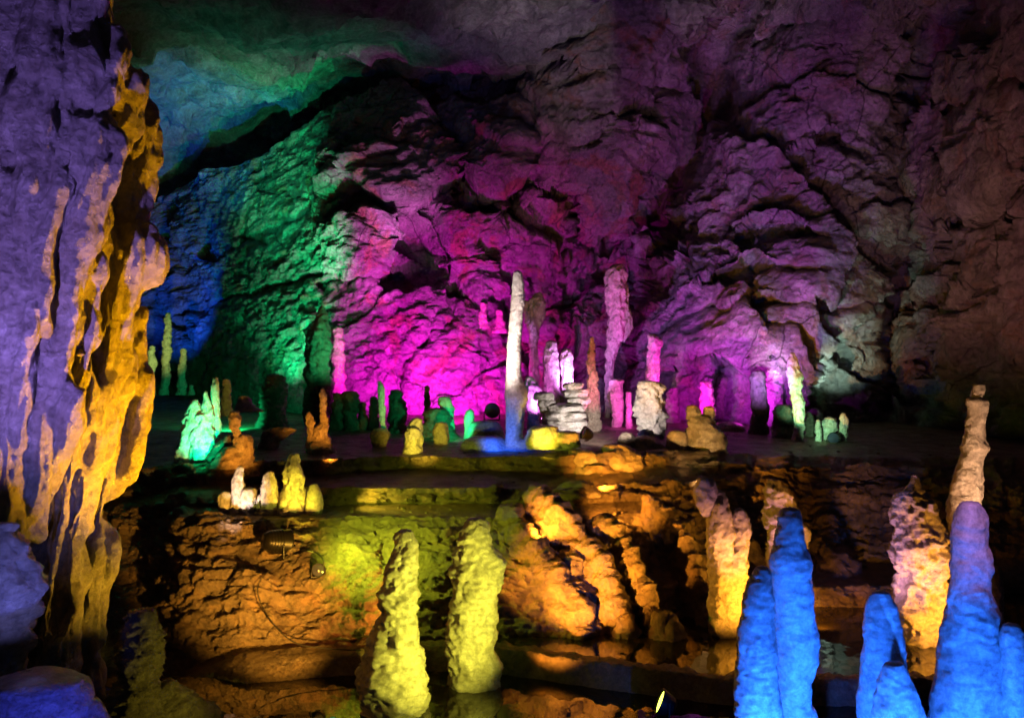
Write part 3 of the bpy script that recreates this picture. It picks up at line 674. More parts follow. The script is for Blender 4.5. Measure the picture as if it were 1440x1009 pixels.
formation(S, 'thin bright green stalagmite standing on a layered brown boulder', 'stalagmite', 11.4,
  one(z5((363, 1112, 1122), (372, 1108, 1126), (400, 1106, 1134), (500, 1111, 1138), (560, 1119, 1142), (610, 1122, 1145)), n=32, step=1.0), None, 'calcite', 'knob')
formation('boulder', 'small layered brown boulder under the thin green stalagmite', 'boulder', 11.2,
  one(z5((570, 1100, 1140), (585, 1088, 1154), (610, 1074, 1158), (640, 1085, 1145), (670, 1095, 1140))), None, 'tan', 'layer')
DK = 'dark stalagmites before the magenta wall'
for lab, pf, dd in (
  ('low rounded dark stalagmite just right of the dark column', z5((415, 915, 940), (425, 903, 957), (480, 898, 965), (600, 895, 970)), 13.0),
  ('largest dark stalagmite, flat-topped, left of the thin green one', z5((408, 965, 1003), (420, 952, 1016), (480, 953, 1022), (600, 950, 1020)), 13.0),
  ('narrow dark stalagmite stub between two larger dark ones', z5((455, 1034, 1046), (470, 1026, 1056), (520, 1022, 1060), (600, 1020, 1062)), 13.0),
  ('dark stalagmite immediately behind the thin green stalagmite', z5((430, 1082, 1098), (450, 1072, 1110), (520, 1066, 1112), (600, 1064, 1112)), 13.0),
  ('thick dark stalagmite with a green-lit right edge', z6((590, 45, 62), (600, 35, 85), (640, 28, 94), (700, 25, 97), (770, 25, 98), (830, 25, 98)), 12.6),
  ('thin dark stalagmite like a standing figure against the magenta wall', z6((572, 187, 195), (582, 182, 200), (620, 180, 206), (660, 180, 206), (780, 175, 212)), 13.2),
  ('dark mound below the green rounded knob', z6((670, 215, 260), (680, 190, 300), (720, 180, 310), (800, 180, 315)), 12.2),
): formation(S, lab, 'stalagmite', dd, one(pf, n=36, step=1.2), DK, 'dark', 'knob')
formation(S, 'yellow stump with a broken orange top and a second stump behind it', 'stalagmite', 10.6, [
  ('body', [z6((758, 105, 140), (770, 96, 155), (830, 92, 156), (880, 92, 158), (915, 92, 160))], {}),
  ('top', [z6((713, 140, 160), (722, 125, 170), (750, 100, 172), (775, 98, 172), (830, 95, 170), (900, 100, 172))], dict(style='rock', d=10.72))], None, 'calcite', 'knob')
formation(S, 'short yellow stump with an orange cap, third yellow form from the left on the terrace', 'stalagmite', 11.4,
  one(z6((733, 235, 270), (742, 225, 284), (780, 222, 286), (830, 226, 290), (880, 225, 295))), None, 'calcite', 'knob')
formation(S, 'wide yellowish dome with a dark groove, left of the tall white stalagmite', 'stalagmite', 11.8,
  one(z6((725, 410, 490), (738, 385, 510), (770, 373, 525), (800, 372, 526), (860, 372, 526))), None, 'calcite', 'smooth')
formation('boulder', 'low rounded rock in blue light in front of the yellowish dome', 'boulder', 11.0,
  one(z6((795, 400, 500), (805, 370, 530), (830, 350, 550), (870, 345, 560), (920, 345, 560))), None, 'calcite', 'smooth')
formation(S, 'tallest white stalagmite, slender with a swollen knob and blue foot', 'stalagmite', 10.9, [
  ('body', [z6((62, 583, 606), (70, 575, 612), (120, 568, 622), (200, 564, 626), (260, 557, 618), (330, 550, 612), (400, 545, 607), (480, 542, 608), (540, 540, 612), (570, 536, 624), (600, 534, 638), (625, 535, 640), (655, 540, 630), (700, 540, 625), (780, 540, 616), (860, 535, 620), (930, 530, 620))], dict(step=1.2, n=52)),
  ('foot', [z6((800, 560, 620), (815, 540, 665), (850, 525, 705), (900, 515, 722), (940, 515, 722))], dict(d=10.95, style='smooth'))], None, 'calcite', 'smooth')

GB = 'bright green knobs before the magenta wall'
formation(S, 'bright green rounded knob leaning over a dark mound', 'stalagmite', 12.3,
  one(z6((618, 260, 285), (630, 245, 300), (660, 238, 308), (690, 262, 312), (722, 292, 312), (780, 296, 312)), n=32), GB, 'calcite', 'knob')
formation(S, 'small green drop-shaped knob left of the yellowish dome', 'stalagmite', 12.0,
  one(z6((676, 375, 392), (690, 360, 402), (730, 352, 400), (765, 358, 385), (820, 355, 390)), n=32), GB, 'calcite', 'smooth')
formation('boulder', 'jagged green-lit boulder just right of the tall white stalagmite', 'boulder', 12.7,
  one(z6((530, 635, 655), (545, 626, 672), (580, 622, 692), (602, 622, 700), (660, 622, 690), (700, 640, 690), (790, 640, 690)), n=40), GB, 'calcite', 'rock')

PU = 'purple stalagmites on the ledge before the dark recess'
formation(S, 'purple fan-shaped rock flaring out beside the tall white stalagmite', 'stalagmite', 14.5, [
  ('body', [z6((158, 683, 696), (175, 672, 704), (195, 640, 714), (240, 620, 716), (290, 632, 706), (330, 645, 690), (390, 648, 682), (560, 640, 690), (760, 640, 690))], {}),
  ('knob', [z6((195, 622, 640), (205, 620, 645), (250, 620, 660), (300, 630, 670))], {})], PU, 'tan', 'flute')
formation(S, 'tallest purple stalagmite with a ragged split head', 'stalagmite', 14.6, [
  ('body', [z6((33, 1035, 1060), (45, 1015, 1068), (65, 988, 1074), (100, 973, 1076), (130, 974, 1076), (200, 984, 1078), (260, 990, 1085), (300, 990, 1085), (345, 988, 1070), (400, 985, 1045), (480, 982, 1018), (600, 978, 1015), (790, 975, 1020))], dict(n=52)),
  ('spur', [z6((125, 1070, 1080), (140, 1062, 1084), (200, 1050, 1086), (260, 1050, 1098), (305, 1052, 1106), (340, 1050, 1095), (380, 1030, 1060))], {})], PU, 'tan', 'flute')
formation(S, 'fluted violet stalagmite, the taller of two standing behind the layered rock', 'stalagmite', 13.2,
  one(z6((372, 725, 755), (385, 717, 764), (420, 709, 770), (500, 704, 776), (600, 708, 780), (700, 715, 785), (790, 715, 785))), PU, 'tan', 'flute')
formation(S, 'shorter fluted violet stalagmite behind the layered white rock', 'stalagmite', 13.2,
  one(z6((408, 802, 822), (420, 786, 834), (470, 778, 840), (530, 788, 838), (600, 785, 840), (790, 785, 840))), PU, 'tan', 'flute')
formation(S, 'reddish tapering pillar standing between violet stalagmites', 'stalagmite', 12.7,
  one(z6((355, 920, 928), (375, 914, 932), (420, 902, 938), (520, 898, 942), (590, 897, 948), (650, 893, 966), (700, 893, 966), (800, 893, 962))), PU, 'tan', 'knob')
formation(S, 'magenta column with a flat top left of the thick white stalagmite', 'stalagmite', 13.2,
  one(z6((542, 1000, 1060), (552, 990, 1066), (600, 995, 1064), (650, 1000, 1060), (750, 1006, 1056), (820, 1005, 1058))), PU, 'tan', 'popcorn')
formation(S, 'magenta stalagmite with notched top behind the thick white one', 'stalagmite', 13.6,
  one(z6((343, 1175, 1192), (355, 1169, 1205), (372, 1169, 1228), (420, 1166, 1228), (480, 1162, 1222), (560, 1160, 1220), (780, 1155, 1225))), PU, 'tan', 'popcorn')
def slab(y0, y1, xl, xr):
    return z6((y0, xl+14, xr-14), (y0+7, xl+3, xr-3), ((y0+y1)/2, xl, xr), (y1-5, xl+3, xr-3), (y1, xl+16, xr-16))
formation('layered_rock', 'pale layered rock like stacked slabs, between white and red stalagmites', 'layered rock', 12.2, [
  ('slab', [slab(a, b, c, d_)], dict(d=dd, n=56, step=.8, flare=False)) for a, b, c, d_, dd in (
    (557, 592, 798, 884, 12.3), (586, 624, 790, 902, 12.32), (618, 660, 800, 912, 12.3), (652, 690, 722, 900, 12.15), (684, 724, 712, 892, 12.1), (716, 775, 730, 895, 12.12),
    (600, 640, 664, 752, 12.2), (634, 668, 676, 762, 12.18), (662, 700, 690, 762, 12.2), (694, 790, 700, 765, 12.2))], None, 'calcite', 'rock')
formation(S, 'thick white stalagmite, broad-headed and bulging right, on orange rocks', 'stalagmite', 11.7,
  one(z6((549, 1130, 1205), (560, 1108, 1226), (600, 1097, 1238), (660, 1098, 1242), (700, 1102, 1254), (740, 1110, 1252), (775, 1130, 1238), (830, 1150, 1232), (900, 1150, 1232)), n=60), None, 'calcite', 'knob')
formation('boulder', 'knobbly orange boulder at the foot of the thick white stalagmite', 'boulder', 10.9,
  [('body', [z6((778, 1060, 1090), (790, 1040, 1110), (830, 1035, 1120), (860, 1050, 1130), (900, 1050, 1130)), z6((795, 1110, 1190), (805, 1090, 1215), (840, 1085, 1230), (870, 1090, 1234), (910, 1090, 1234))], {})], None, 'tan', 'rock')
formation('mushroom_rock', 'bright yellow mushroom-shaped dripstone with a lobed cap', 'dripstone', 10.5, [
  ('cap', [z6((747, 668, 750), (757, 652, 768), (790, 640, 772), (820, 638, 766), (840, 645, 755), (850, 652, 750)), z6((772, 775, 850), (782, 760, 862), (810, 755, 864), (835, 760, 858), (848, 775, 850))], dict(style='rock')),
  ('stalk', [z6((820, 740, 820), (840, 722, 835), (880, 722, 842), (940, 722, 845))], dict(d=10.6, style='smooth'))], None, 'calcite', 'rock')
formation('boulder', 'flat orange boulder of two lobes on the terrace edge', 'boulder', 10.2,
  [('body', [z6((850, 850, 950), (862, 830, 970), (900, 824, 985), (935, 830, 985), (960, 835, 985)), z6((828, 985, 1050), (842, 965, 1085), (880, 960, 1125), (920, 965, 1145), (945, 970, 1145), (965, 980, 1130)), ], {})], None, 'tan', 'rock')
formation('boulder', 'loose rounded brown boulder lying on the terrace below the orange one', 'boulder', 9.3,
  one(z9((390, 705, 770), (400, 680, 790), (420, 660, 805), (440, 656, 815), (460, 670, 808), (476, 690, 780))), None, 'tan', 'rock')
formation(S, 'dark golden blotchy stalagmite with two stubby heads, right of the white one', 'stalagmite', 10.8, [
  ('body', [z7((745, 440, 530), (765, 428, 545), (800, 430, 560), (830, 426, 590), (870, 428, 610), (920, 436, 605), (960, 440, 600), (1010, 440, 600))], dict(style='rock')),
  ('knob', [z7((702, 430, 465), (710, 424, 478), (730, 424, 485), (770, 430, 490))], {}),
  ('knob', [z7((708, 512, 545), (714, 505, 552), (735, 505, 550), (775, 500, 545))], {}),
  ('side_lobe', [z7((820, 350, 410), (835, 332, 425), (880, 325, 430), (950, 328, 432), (990, 335, 440))], dict(style='smooth'))], None, 'tan', 'rock')
formation(S, 'small magenta stalagmite rising behind the golden blotchy one', 'stalagmite', 13.3,
  one(z7((588, 490, 530), (598, 482, 543), (640, 480, 545), (720, 480, 548), (880, 475, 550))), None, 'tan', 'knob')
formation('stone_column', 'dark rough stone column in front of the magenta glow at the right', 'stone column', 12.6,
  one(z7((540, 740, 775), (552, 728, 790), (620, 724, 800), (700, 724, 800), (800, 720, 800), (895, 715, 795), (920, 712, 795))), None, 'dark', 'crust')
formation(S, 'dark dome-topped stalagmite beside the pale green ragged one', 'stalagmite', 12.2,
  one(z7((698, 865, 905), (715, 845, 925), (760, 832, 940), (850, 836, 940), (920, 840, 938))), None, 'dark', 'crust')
formation(S, 'ragged pale green stalagmite with a dark tip', 'stalagmite', 11.9,
  one(z7((453, 914, 928), (470, 908, 935), (500, 902, 945), (560, 896, 960), (640, 908, 966), (700, 922, 980), (800, 932, 976), (900, 920, 974), (930, 920, 975))), None, 'calcite', 'gnarl')
formation('dripstone_arch', 'small pale green dripstone arch and pillar round a dark lamp', 'dripstone arch', 11.9, [
  ('pillar', [z7((770, 1040, 1050), (785, 1032, 1058), (830, 1032, 1060), (890, 1036, 1068), (920, 1036, 1070))], {}),
  ('arch', [z7((758, 1085, 1120), (768, 1070, 1136), (800, 1060, 1140), (830, 1062, 1140), (850, 1066, 1090), (910, 1066, 1092))], dict(d=12.0)),
  ('pillar', [z7((738, 1155, 1175), (750, 1146, 1184), (800, 1146, 1186), (860, 1146, 1184), (920, 1144, 1186))], {})], None, 'calcite', 'gnarl')
for lab, pf, dd in (
  ('slim magenta column close against the left of the thick white stalagmite', z6((596, 1078, 1092), (605, 1072, 1098), (700, 1072, 1100), (800, 1070, 1100)), 13.0),
  ('magenta pillar at the left end of the magenta wall, next to the dark column', z5((122, 918, 940), (135, 908, 955), (250, 905, 962), (370, 900, 960), (440, 895, 965)), 15.1),
): formation(S, lab, 'stalagmite', dd, one(pf, n=36, step=1.2), PU, 'tan', 'popcorn')
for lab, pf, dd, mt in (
  ('ragged dark body standing in for a shadow on the wall just right of the thick white stalagmite', z7((620, 350, 372), (640, 338, 384), (700, 318, 392), (760, 306, 396), (880, 300, 400)), 13.9, 'dark'),  # dark body added where a stalagmite's shadow falls on the wall
  ('narrow dark leaning body standing in for a shaded niche behind the golden blotchy stalagmite', z7((566, 588, 610), (590, 575, 612), (680, 560, 600), (740, 550, 592), (890, 545, 590)), 13.9, 'dark'),  # dark body added for the shade inside a wall niche
  ('pale lilac body standing in for lit cave wall between the two dark stone forms at the right', z7((505, 815, 868), (525, 800, 882), (620, 798, 880), (760, 796, 884), (890, 796, 884)), 13.5, 'calcite'),  # pale body added in place of a brightly lit stretch of wall
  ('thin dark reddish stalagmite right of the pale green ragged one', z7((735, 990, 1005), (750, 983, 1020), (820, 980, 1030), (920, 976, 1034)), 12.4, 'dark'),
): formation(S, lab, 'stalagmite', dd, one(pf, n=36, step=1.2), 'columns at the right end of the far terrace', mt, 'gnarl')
formation('boulder', 'low magenta-lit boulder between golden and dark columns', 'boulder', 13.0,
  one(z7((780, 590, 650), (795, 560, 690), (830, 545, 710), (860, 550, 712), (910, 560, 700))), None, 'tan', 'rock')
LG = 'little stalagmites on the high magenta ledge'
for lab, pf in (
  ('little pink stalagmite alone at the left of the high magenta ledge', z6((222, 326, 338), (232, 320, 345), (300, 318, 347))),
  ('taller little violet stalagmite on the high magenta ledge', z6((203, 428, 448), (212, 423, 454), (278, 420, 457))),
  ('little dark stalagmite nearest the white stalagmite on the high ledge', z6((236, 503, 524), (246, 498, 531), (298, 496, 534))),
): formation(S, lab, 'stalagmite', 16.25, one(pf+[(pf[-1][0]+14, pf[-1][1]-3, pf[-1][2]+3)], n=28, step=1.0), LG, 'tan', 'popcorn')
formation(S, 'magenta stalagmite stub standing against the left of the magenta wall', 'stalagmite', 15.55,
  one(z5((208, 1143, 1162), (218, 1138, 1172), (310, 1134, 1178), (400, 1130, 1182)), n=32), None, 'tan', 'gnarl')

def build_rubble():
    bodies = []; r_ = np.random.default_rng(21); k = 0
    while k < 230:
        px = r_.uniform(250, 1420); d = r_.choice([r_.uniform(8.4, 8.9), r_.uniform(9.1, 10.2), r_.uniform(10.5, 12.5), r_.uniform(7.0, 7.3)])
        pr = ground_profile(np.array([px]))[0]; z = float(np.interp(d, pr[:, 0], pr[:, 1]))
        if z < .02: continue
        k += 1
        py = CY+(H-z)/d*F; r = r_.uniform(.8, 3.6)*(8/d)*r_.uniform(.5, 1.3); h = r*r_.uniform(.7, 1.2)
        bodies.append(spire([(py-h, px-r*.4, px+r*.4), (py-h*.6, px-r*.9, px+r*.9), (py, px-r, px+r), (py+h*.6, px-r*.6, px+r*.6)], d, 'rock', .8, .6, 10, flare=False))
    V, Fc = merge(bodies)
    tag(link('rubble', V, Fc, M['ground']), 'small broken stones scattered over the terraces', 'rubble', kind='stuff')
build_rubble()

# ------------------------------------------------------------------ the big left column
def build_left():
    OP_ = dict(style='fold', flare=False, n=64, step=4.0, rm=.30)
    def f(pts, d, ratio): return spire(pts, d, ratio=ratio, **OP_)
    B_ = [
     # broad body facing the camera, then its draped folds, then the folds of the inner side
     f([(-260, -420, 150), (0, -420, 150), (100, -420, 168), (160, -420, 178), (230, -420, 172), (300, -420, 160), (340, -420, 145), (400, -420, 118), (470, -420, 102), (560, -420, 88), (620, -420, 72), (680, -420, 48), (720, -420, 30), (760, -420, 14), (860, -420, 0), (1120, -420, -20)], 5.25, .36),
     f([(-220, -40, 40), (0, -40, 48), (120, -50, 40), (240, -60, 30), (400, -70, 22), (560, -80, 18), (700, -90, 10), (1100, -120, 0)], 4.72, .5),
     f([(-220, 30, 110), (0, 22, 110), (90, 18, 104), (200, 12, 92), (330, 5, 80), (450, -5, 66), (600, -20, 45), (720, -40, 20), (800, -60, 0)], 4.70, .55),
     f([(-220, 95, 165), (0, 95, 160), (60, 90, 140), (110, 85, 128), (170, 75, 120), (240, 62, 112), (330, 50, 104), (420, 40, 90), (520, 25, 70), (640, 5, 50), (740, -20, 20)], 4.78, .6),
     f([(30, 118, 165), (48, 108, 178), (85, 94, 184), (120, 84, 180), (145, 92, 168), (170, 105, 150)], 4.85, .8),
     f([(90, 160, 204), (120, 152, 209), (150, 148, 206), (185, 140, 196), (220, 145, 180)], 5.05, .9),
     f([(150, 108, 150), (190, 100, 168), (240, 100, 172), (300, 96, 160), (350, 90, 140), (400, 84, 120)], 4.82, .7),
     f([(330, 92, 138), (400, 80, 132), (480, 70, 114), (540, 62, 112), (575, 58, 122), (605, 50, 118), (660, 34, 84), (700, 20, 64), (745, 0, 40), (800, -20, 20)], 4.86, .8),
     f([(350, 115, 160), (420, 108, 150), (500, 100, 134), (570, 88, 124), (640, 70, 104), (700, 50, 78), (760, 30, 56)], 5.0, .8),
     f([(100, 175, 200), (140, 172, 213), (185, 168, 229), (215, 166, 219), (260, 160, 206), (310, 155, 200), (350, 150, 195)], 5.5, .9),
     f([(305, 165, 200), (322, 145, 212), (345, 132, 226), (375, 128, 227), (400, 125, 214), (440, 122, 196), (520, 118, 180), (600, 112, 165), (700, 102, 140), (800, 92, 120)], 5.45, .8),
     f([(425, 184, 202), (445, 178, 211), (475, 174, 209), (505, 168, 205), (540, 165, 211), (575, 163, 215), (610, 158, 211), (650, 148, 196), (690, 138, 168), (715, 128, 154), (745, 120, 153), (762, 116, 167), (795, 108, 165), (840, 100, 150), (1000, 90, 150)], 5.75, .9),
     f([(470, 130, 160), (540, 126, 158), (580, 118, 150), (620, 110, 140), (700, 98, 124), (780, 84, 116), (900, 70, 110)], 5.35, .8),
     f([(480, 108, 140), (540, 104, 138), (600, 96, 128), (680, 82, 108), (760, 66, 92), (900, 50, 80)], 5.2, .8),
     f([(-240, -120, 150), (0, -120, 152), (100, -120, 178), (185, -120, 205), (300, -120, 188), (370, -120, 205), (460, -120, 188), (560, -120, 192), (640, -120, 176), (700, -120, 142), (760, -110, 140), (860, -100, 130), (1100, -90, 130)], 5.95, .42),
     f([(-200, 60, 140), (0, 70, 140), (200, 90, 190), (330, 95, 195), (450, 90, 185), (560, 90, 180), (640, 80, 165), (720, 75, 135), (860, 60, 120), (1100, 30, 120)], 5.5, .8),
    ]
    V, Fc = merge(B_)
    o = link('rock_column', V, Fc, M['column'])
    md = o.modifiers.new('r', 'REMESH'); md.mode = 'VOXEL'; md.voxel_size = .016; md.use_smooth_shade = True
    ms_ = o.modifiers.new('s', 'SMOOTH'); ms_.factor = .5; ms_.iterations = 22
    dg = bpy.context.evaluated_depsgraph_get(); me = bpy.data.meshes.new_from_object(o.evaluated_get(dg))
    o.modifiers.clear(); o.data = me
    n = len(me.vertices); p = np.zeros(n*3, np.float32); me.vertices.foreach_get('co', p); p = p.reshape(-1, 3).astype(float)
    nn = np.zeros(n*3, np.float32); me.vertex_normals.foreach_get('vector', nn); nn = nn.reshape(-1, 3).astype(float)
    w = np.stack([fbm(p*1.1+3, 3), fbm(p*1.1+13, 3), fbm(p*1.1+33, 3)], 1)
    hgt = p[:, 2]; up = smooth(2.4, 3.6, hgt)
    def billow(q, o_=2):
        a_, s_, r_ = 1.0, 0, 0
        for k_ in range(o_):
            r_ = r_+a_*np.abs(perlin(q+k_*13.1))*2; s_ += a_; a_ *= .5; q = q*2.1
        return r_/s_
    sl = (p[:, 0]*.85+p[:, 1]*.6)-0.14*hgt
    fl = billow(np.stack([sl*6.0+w[:, 0]*.7, sl*0+4, hgt*.7+w[:, 2]*.5], 1))
    f1b = worley((p+w*.10)*np.array([7, 7, 2.4]))[0]; f1c = worley((p+w*.05)*np.array([17, 17, 7.]))[0]; f1d = worley(p*np.array([38, 38, 26.]))[0]
    lump = worley((p+w*.2)*np.array([2.8, 2.8, 2.2]))[0]
    drip = fbm(np.stack([p[:, 0]*7, p[:, 1]*7, hgt*1.8], 1)+w, 4)
    rag = ridged(p*np.array([5, 5, 1.7])+w, 4)
    disp = .085*fl*(1-.2*up)+.08*(.45-lump*lump)*up+(.028+.036*up)*(.45-f1b*f1b)+.020*(.45-f1c*f1c)+.006*(.45-f1d*f1d)+.04*drip+.03*up*(rag-.6)-.06
    p = p+nn*disp[:, None]
    base = np.array([-3.0, 5.3, H-(1010-CY)/F*5.3])
    me.vertices.foreach_set('co', (p-base).astype(np.float32).ravel()); me.update()
    me.polygons.foreach_set('use_smooth', np.ones(len(me.polygons), dtype=bool))
    if not me.materials: me.materials.append(M['column'])
    o.location = base
    tag(o, 'huge draped flowstone column at the left, purple in front and orange on its inner side', 'rock column')
build_left()

# ------------------------------------------------------------------ lamps that can be seen
def lathe(prof, n=28):
    """prof: (radius, axial) pairs; axis +X"""
    th = np.linspace(0, 2*np.pi, n, endpoint=False)
    V = np.array([[(a, r*math.cos(t), r*math.sin(t)) for t in th] for r, a in prof]).reshape(-1, 3)
    k = len(prof); Fc = [tuple(f) for f in grid_faces(k, n, True)]
    return V, Fc

def rot_to(direction):
    return Vector((1, 0, 0)).rotation_difference(Vector(direction)).to_matrix()

def tube(pts, r, n=8):
    pts = [Vector(p) for p in pts]; V = []; Fc = []
    for i, p in enumerate(pts):
        t = (pts[min(i+1, len(pts)-1)]-pts[max(i-1, 0)]).normalized()
        a = t.orthogonal().normalized(); b = t.cross(a)
        V += [tuple(p+r*(math.cos(2*math.pi*j/n)*a+math.sin(2*math.pi*j/n)*b)) for j in range(n)]
    for i in range(len(pts)-1):
        for j in range(n):
            Fc.append((i*n+j, i*n+(j+1) % n, (i+1)*n+(j+1) % n, (i+1)*n+j))
    return np.array(V), Fc

def spline(pts, m=10):
    pts = [np.array(p, float) for p in pts]; q = [2*pts[0]-pts[1]]+pts+[2*pts[-1]-pts[-2]]; out = []
    for i in range(1, len(q)-2):
        for t in np.linspace(0, 1, m, endpoint=False):
            a, b, c, d = q[i-1], q[i], q[i+1], q[i+2]
            out.append(.5*((2*b)+(c-a)*t+(2*a-5*b+4*c-d)*t*t+(3*b-a-3*c+d)*t**3))
    out.append(pts[-1]); return out

def floodlight(loc, direction, r, depth, label, lens_mat, group='floodlights', stand=0.0, fins=False, body='black'):
    root = empty('floodlight', loc, label, 'floodlight', group)
    R = rot_to(direction)
    def put(name, V, Fc, mat, parent=root):
        V = np.array([R @ Vector(v) for v in V]); return link(name, V, Fc, M[mat], parent)
    h = put('housing', *lathe([(0.001, -depth), (r*.55, -depth), (r*.75, -depth*.8), (r*.95, -depth*.15), (r*1.02, 0), (r*1.04, .012), (r*.94, .012), (r*.92, -.01), (0.001, -.012)]), body)
    put('lens', *lathe([(r*.92, -.004), (r*.5, .004), (0.001, .008)]), lens_mat)
    if fins:
        for s_ in range(5):
            a = -depth*(.35+.11*s_)
            put('cooling_fin', *lathe([(r*.7, a), (r*(.98-.04*s_), a+.004), (r*(.98-.04*s_), a+.014), (r*.7, a+.018)]), body)
    if stand:
        v = []
        for sg in (-1, 1):
            a = R @ Vector((-depth*.35, sg*r*1.05, 0)); g = Vector((a.x, a.y, -stand))
            v.append(tube([a, a*.4+g*.6, g], .010))
        a = R @ Vector((-depth*.35, -r*1.05, 0)); b_ = R @ Vector((-depth*.35, r*1.05, 0))
        v.append(tube([Vector((a.x, a.y, -stand)), Vector((b_.x, b_.y, -stand))], .012))
        V, Fc = merge(v); link('bracket', V, Fc, M[body], root)
    return root

fl = floodlight(P(404, 762, 7.8), (.75, .55, -.18), .125, .24, 'round dark floodlight with brown ribs on the mound, aimed at the yellow-green rock', 'bronze', stand=.16, fins=True)
floodlight(P(448, 801, 7.42), (.25, -.9, .2), .062, .09, 'small dark ball-shaped floodlight on the mound beside the larger ribbed one', 'lens', stand=.07)
floodlight(P(929, 986, 5.95), (-.87, .10, .38), .095, .11, 'lit yellow-green lamp at the pool edge, seen nearly edge-on', 'lit', stand=.2)
floodlight(P(821, 608, 10.25), (-.75, -.2, .3), .085, .12, 'small floodlight with pale rim on the orange boulders', 'lens', stand=.1)
floodlight(P(692, 577, 12.6), (.15, -.95, .1), .115, .1, 'round lamp with a mesh grille before the magenta wall', 'mesh', stand=.15)
floodlight(P(1172, 616, 11.75), (-.2, -.95, .15), .085, .1, 'dark round lamp inside the small pale green arch', 'lens', stand=.1)

def cable(name, pts, r, label):
    P3 = spline([P(*q) for q in pts]); V, Fc = tube(P3, r)
    b = V.mean(0); o = link(name, V-b, Fc, M['cable']); o.location = b; tag(o, label, 'cable')
cable('cable', [(425, 773, 7.68), (443, 776, 7.5), (454, 785, 7.4), (455, 797, 7.38)], .007, 'short black cable looping from the ribbed floodlight to the ball lamp')
cable('cable', [(398, 790, 7.55), (372, 808, 7.38), (362, 830, 7.25), (372, 858, 7.1), (392, 885, 6.95), (420, 905, 6.85), (470, 912, 6.85), (510, 914, 6.85)], .005, 'long thin black cable running down the mound to the pool rim')

# ------------------------------------------------------------------ light
w = bpy.data.worlds.new('World'); scene.world = w; w.use_nodes = True
bg = w.node_tree.nodes['Background']
bg.inputs['Color'].default_value = (.52, .46, .80, 1); bg.inputs['Strength'].default_value = 0.014

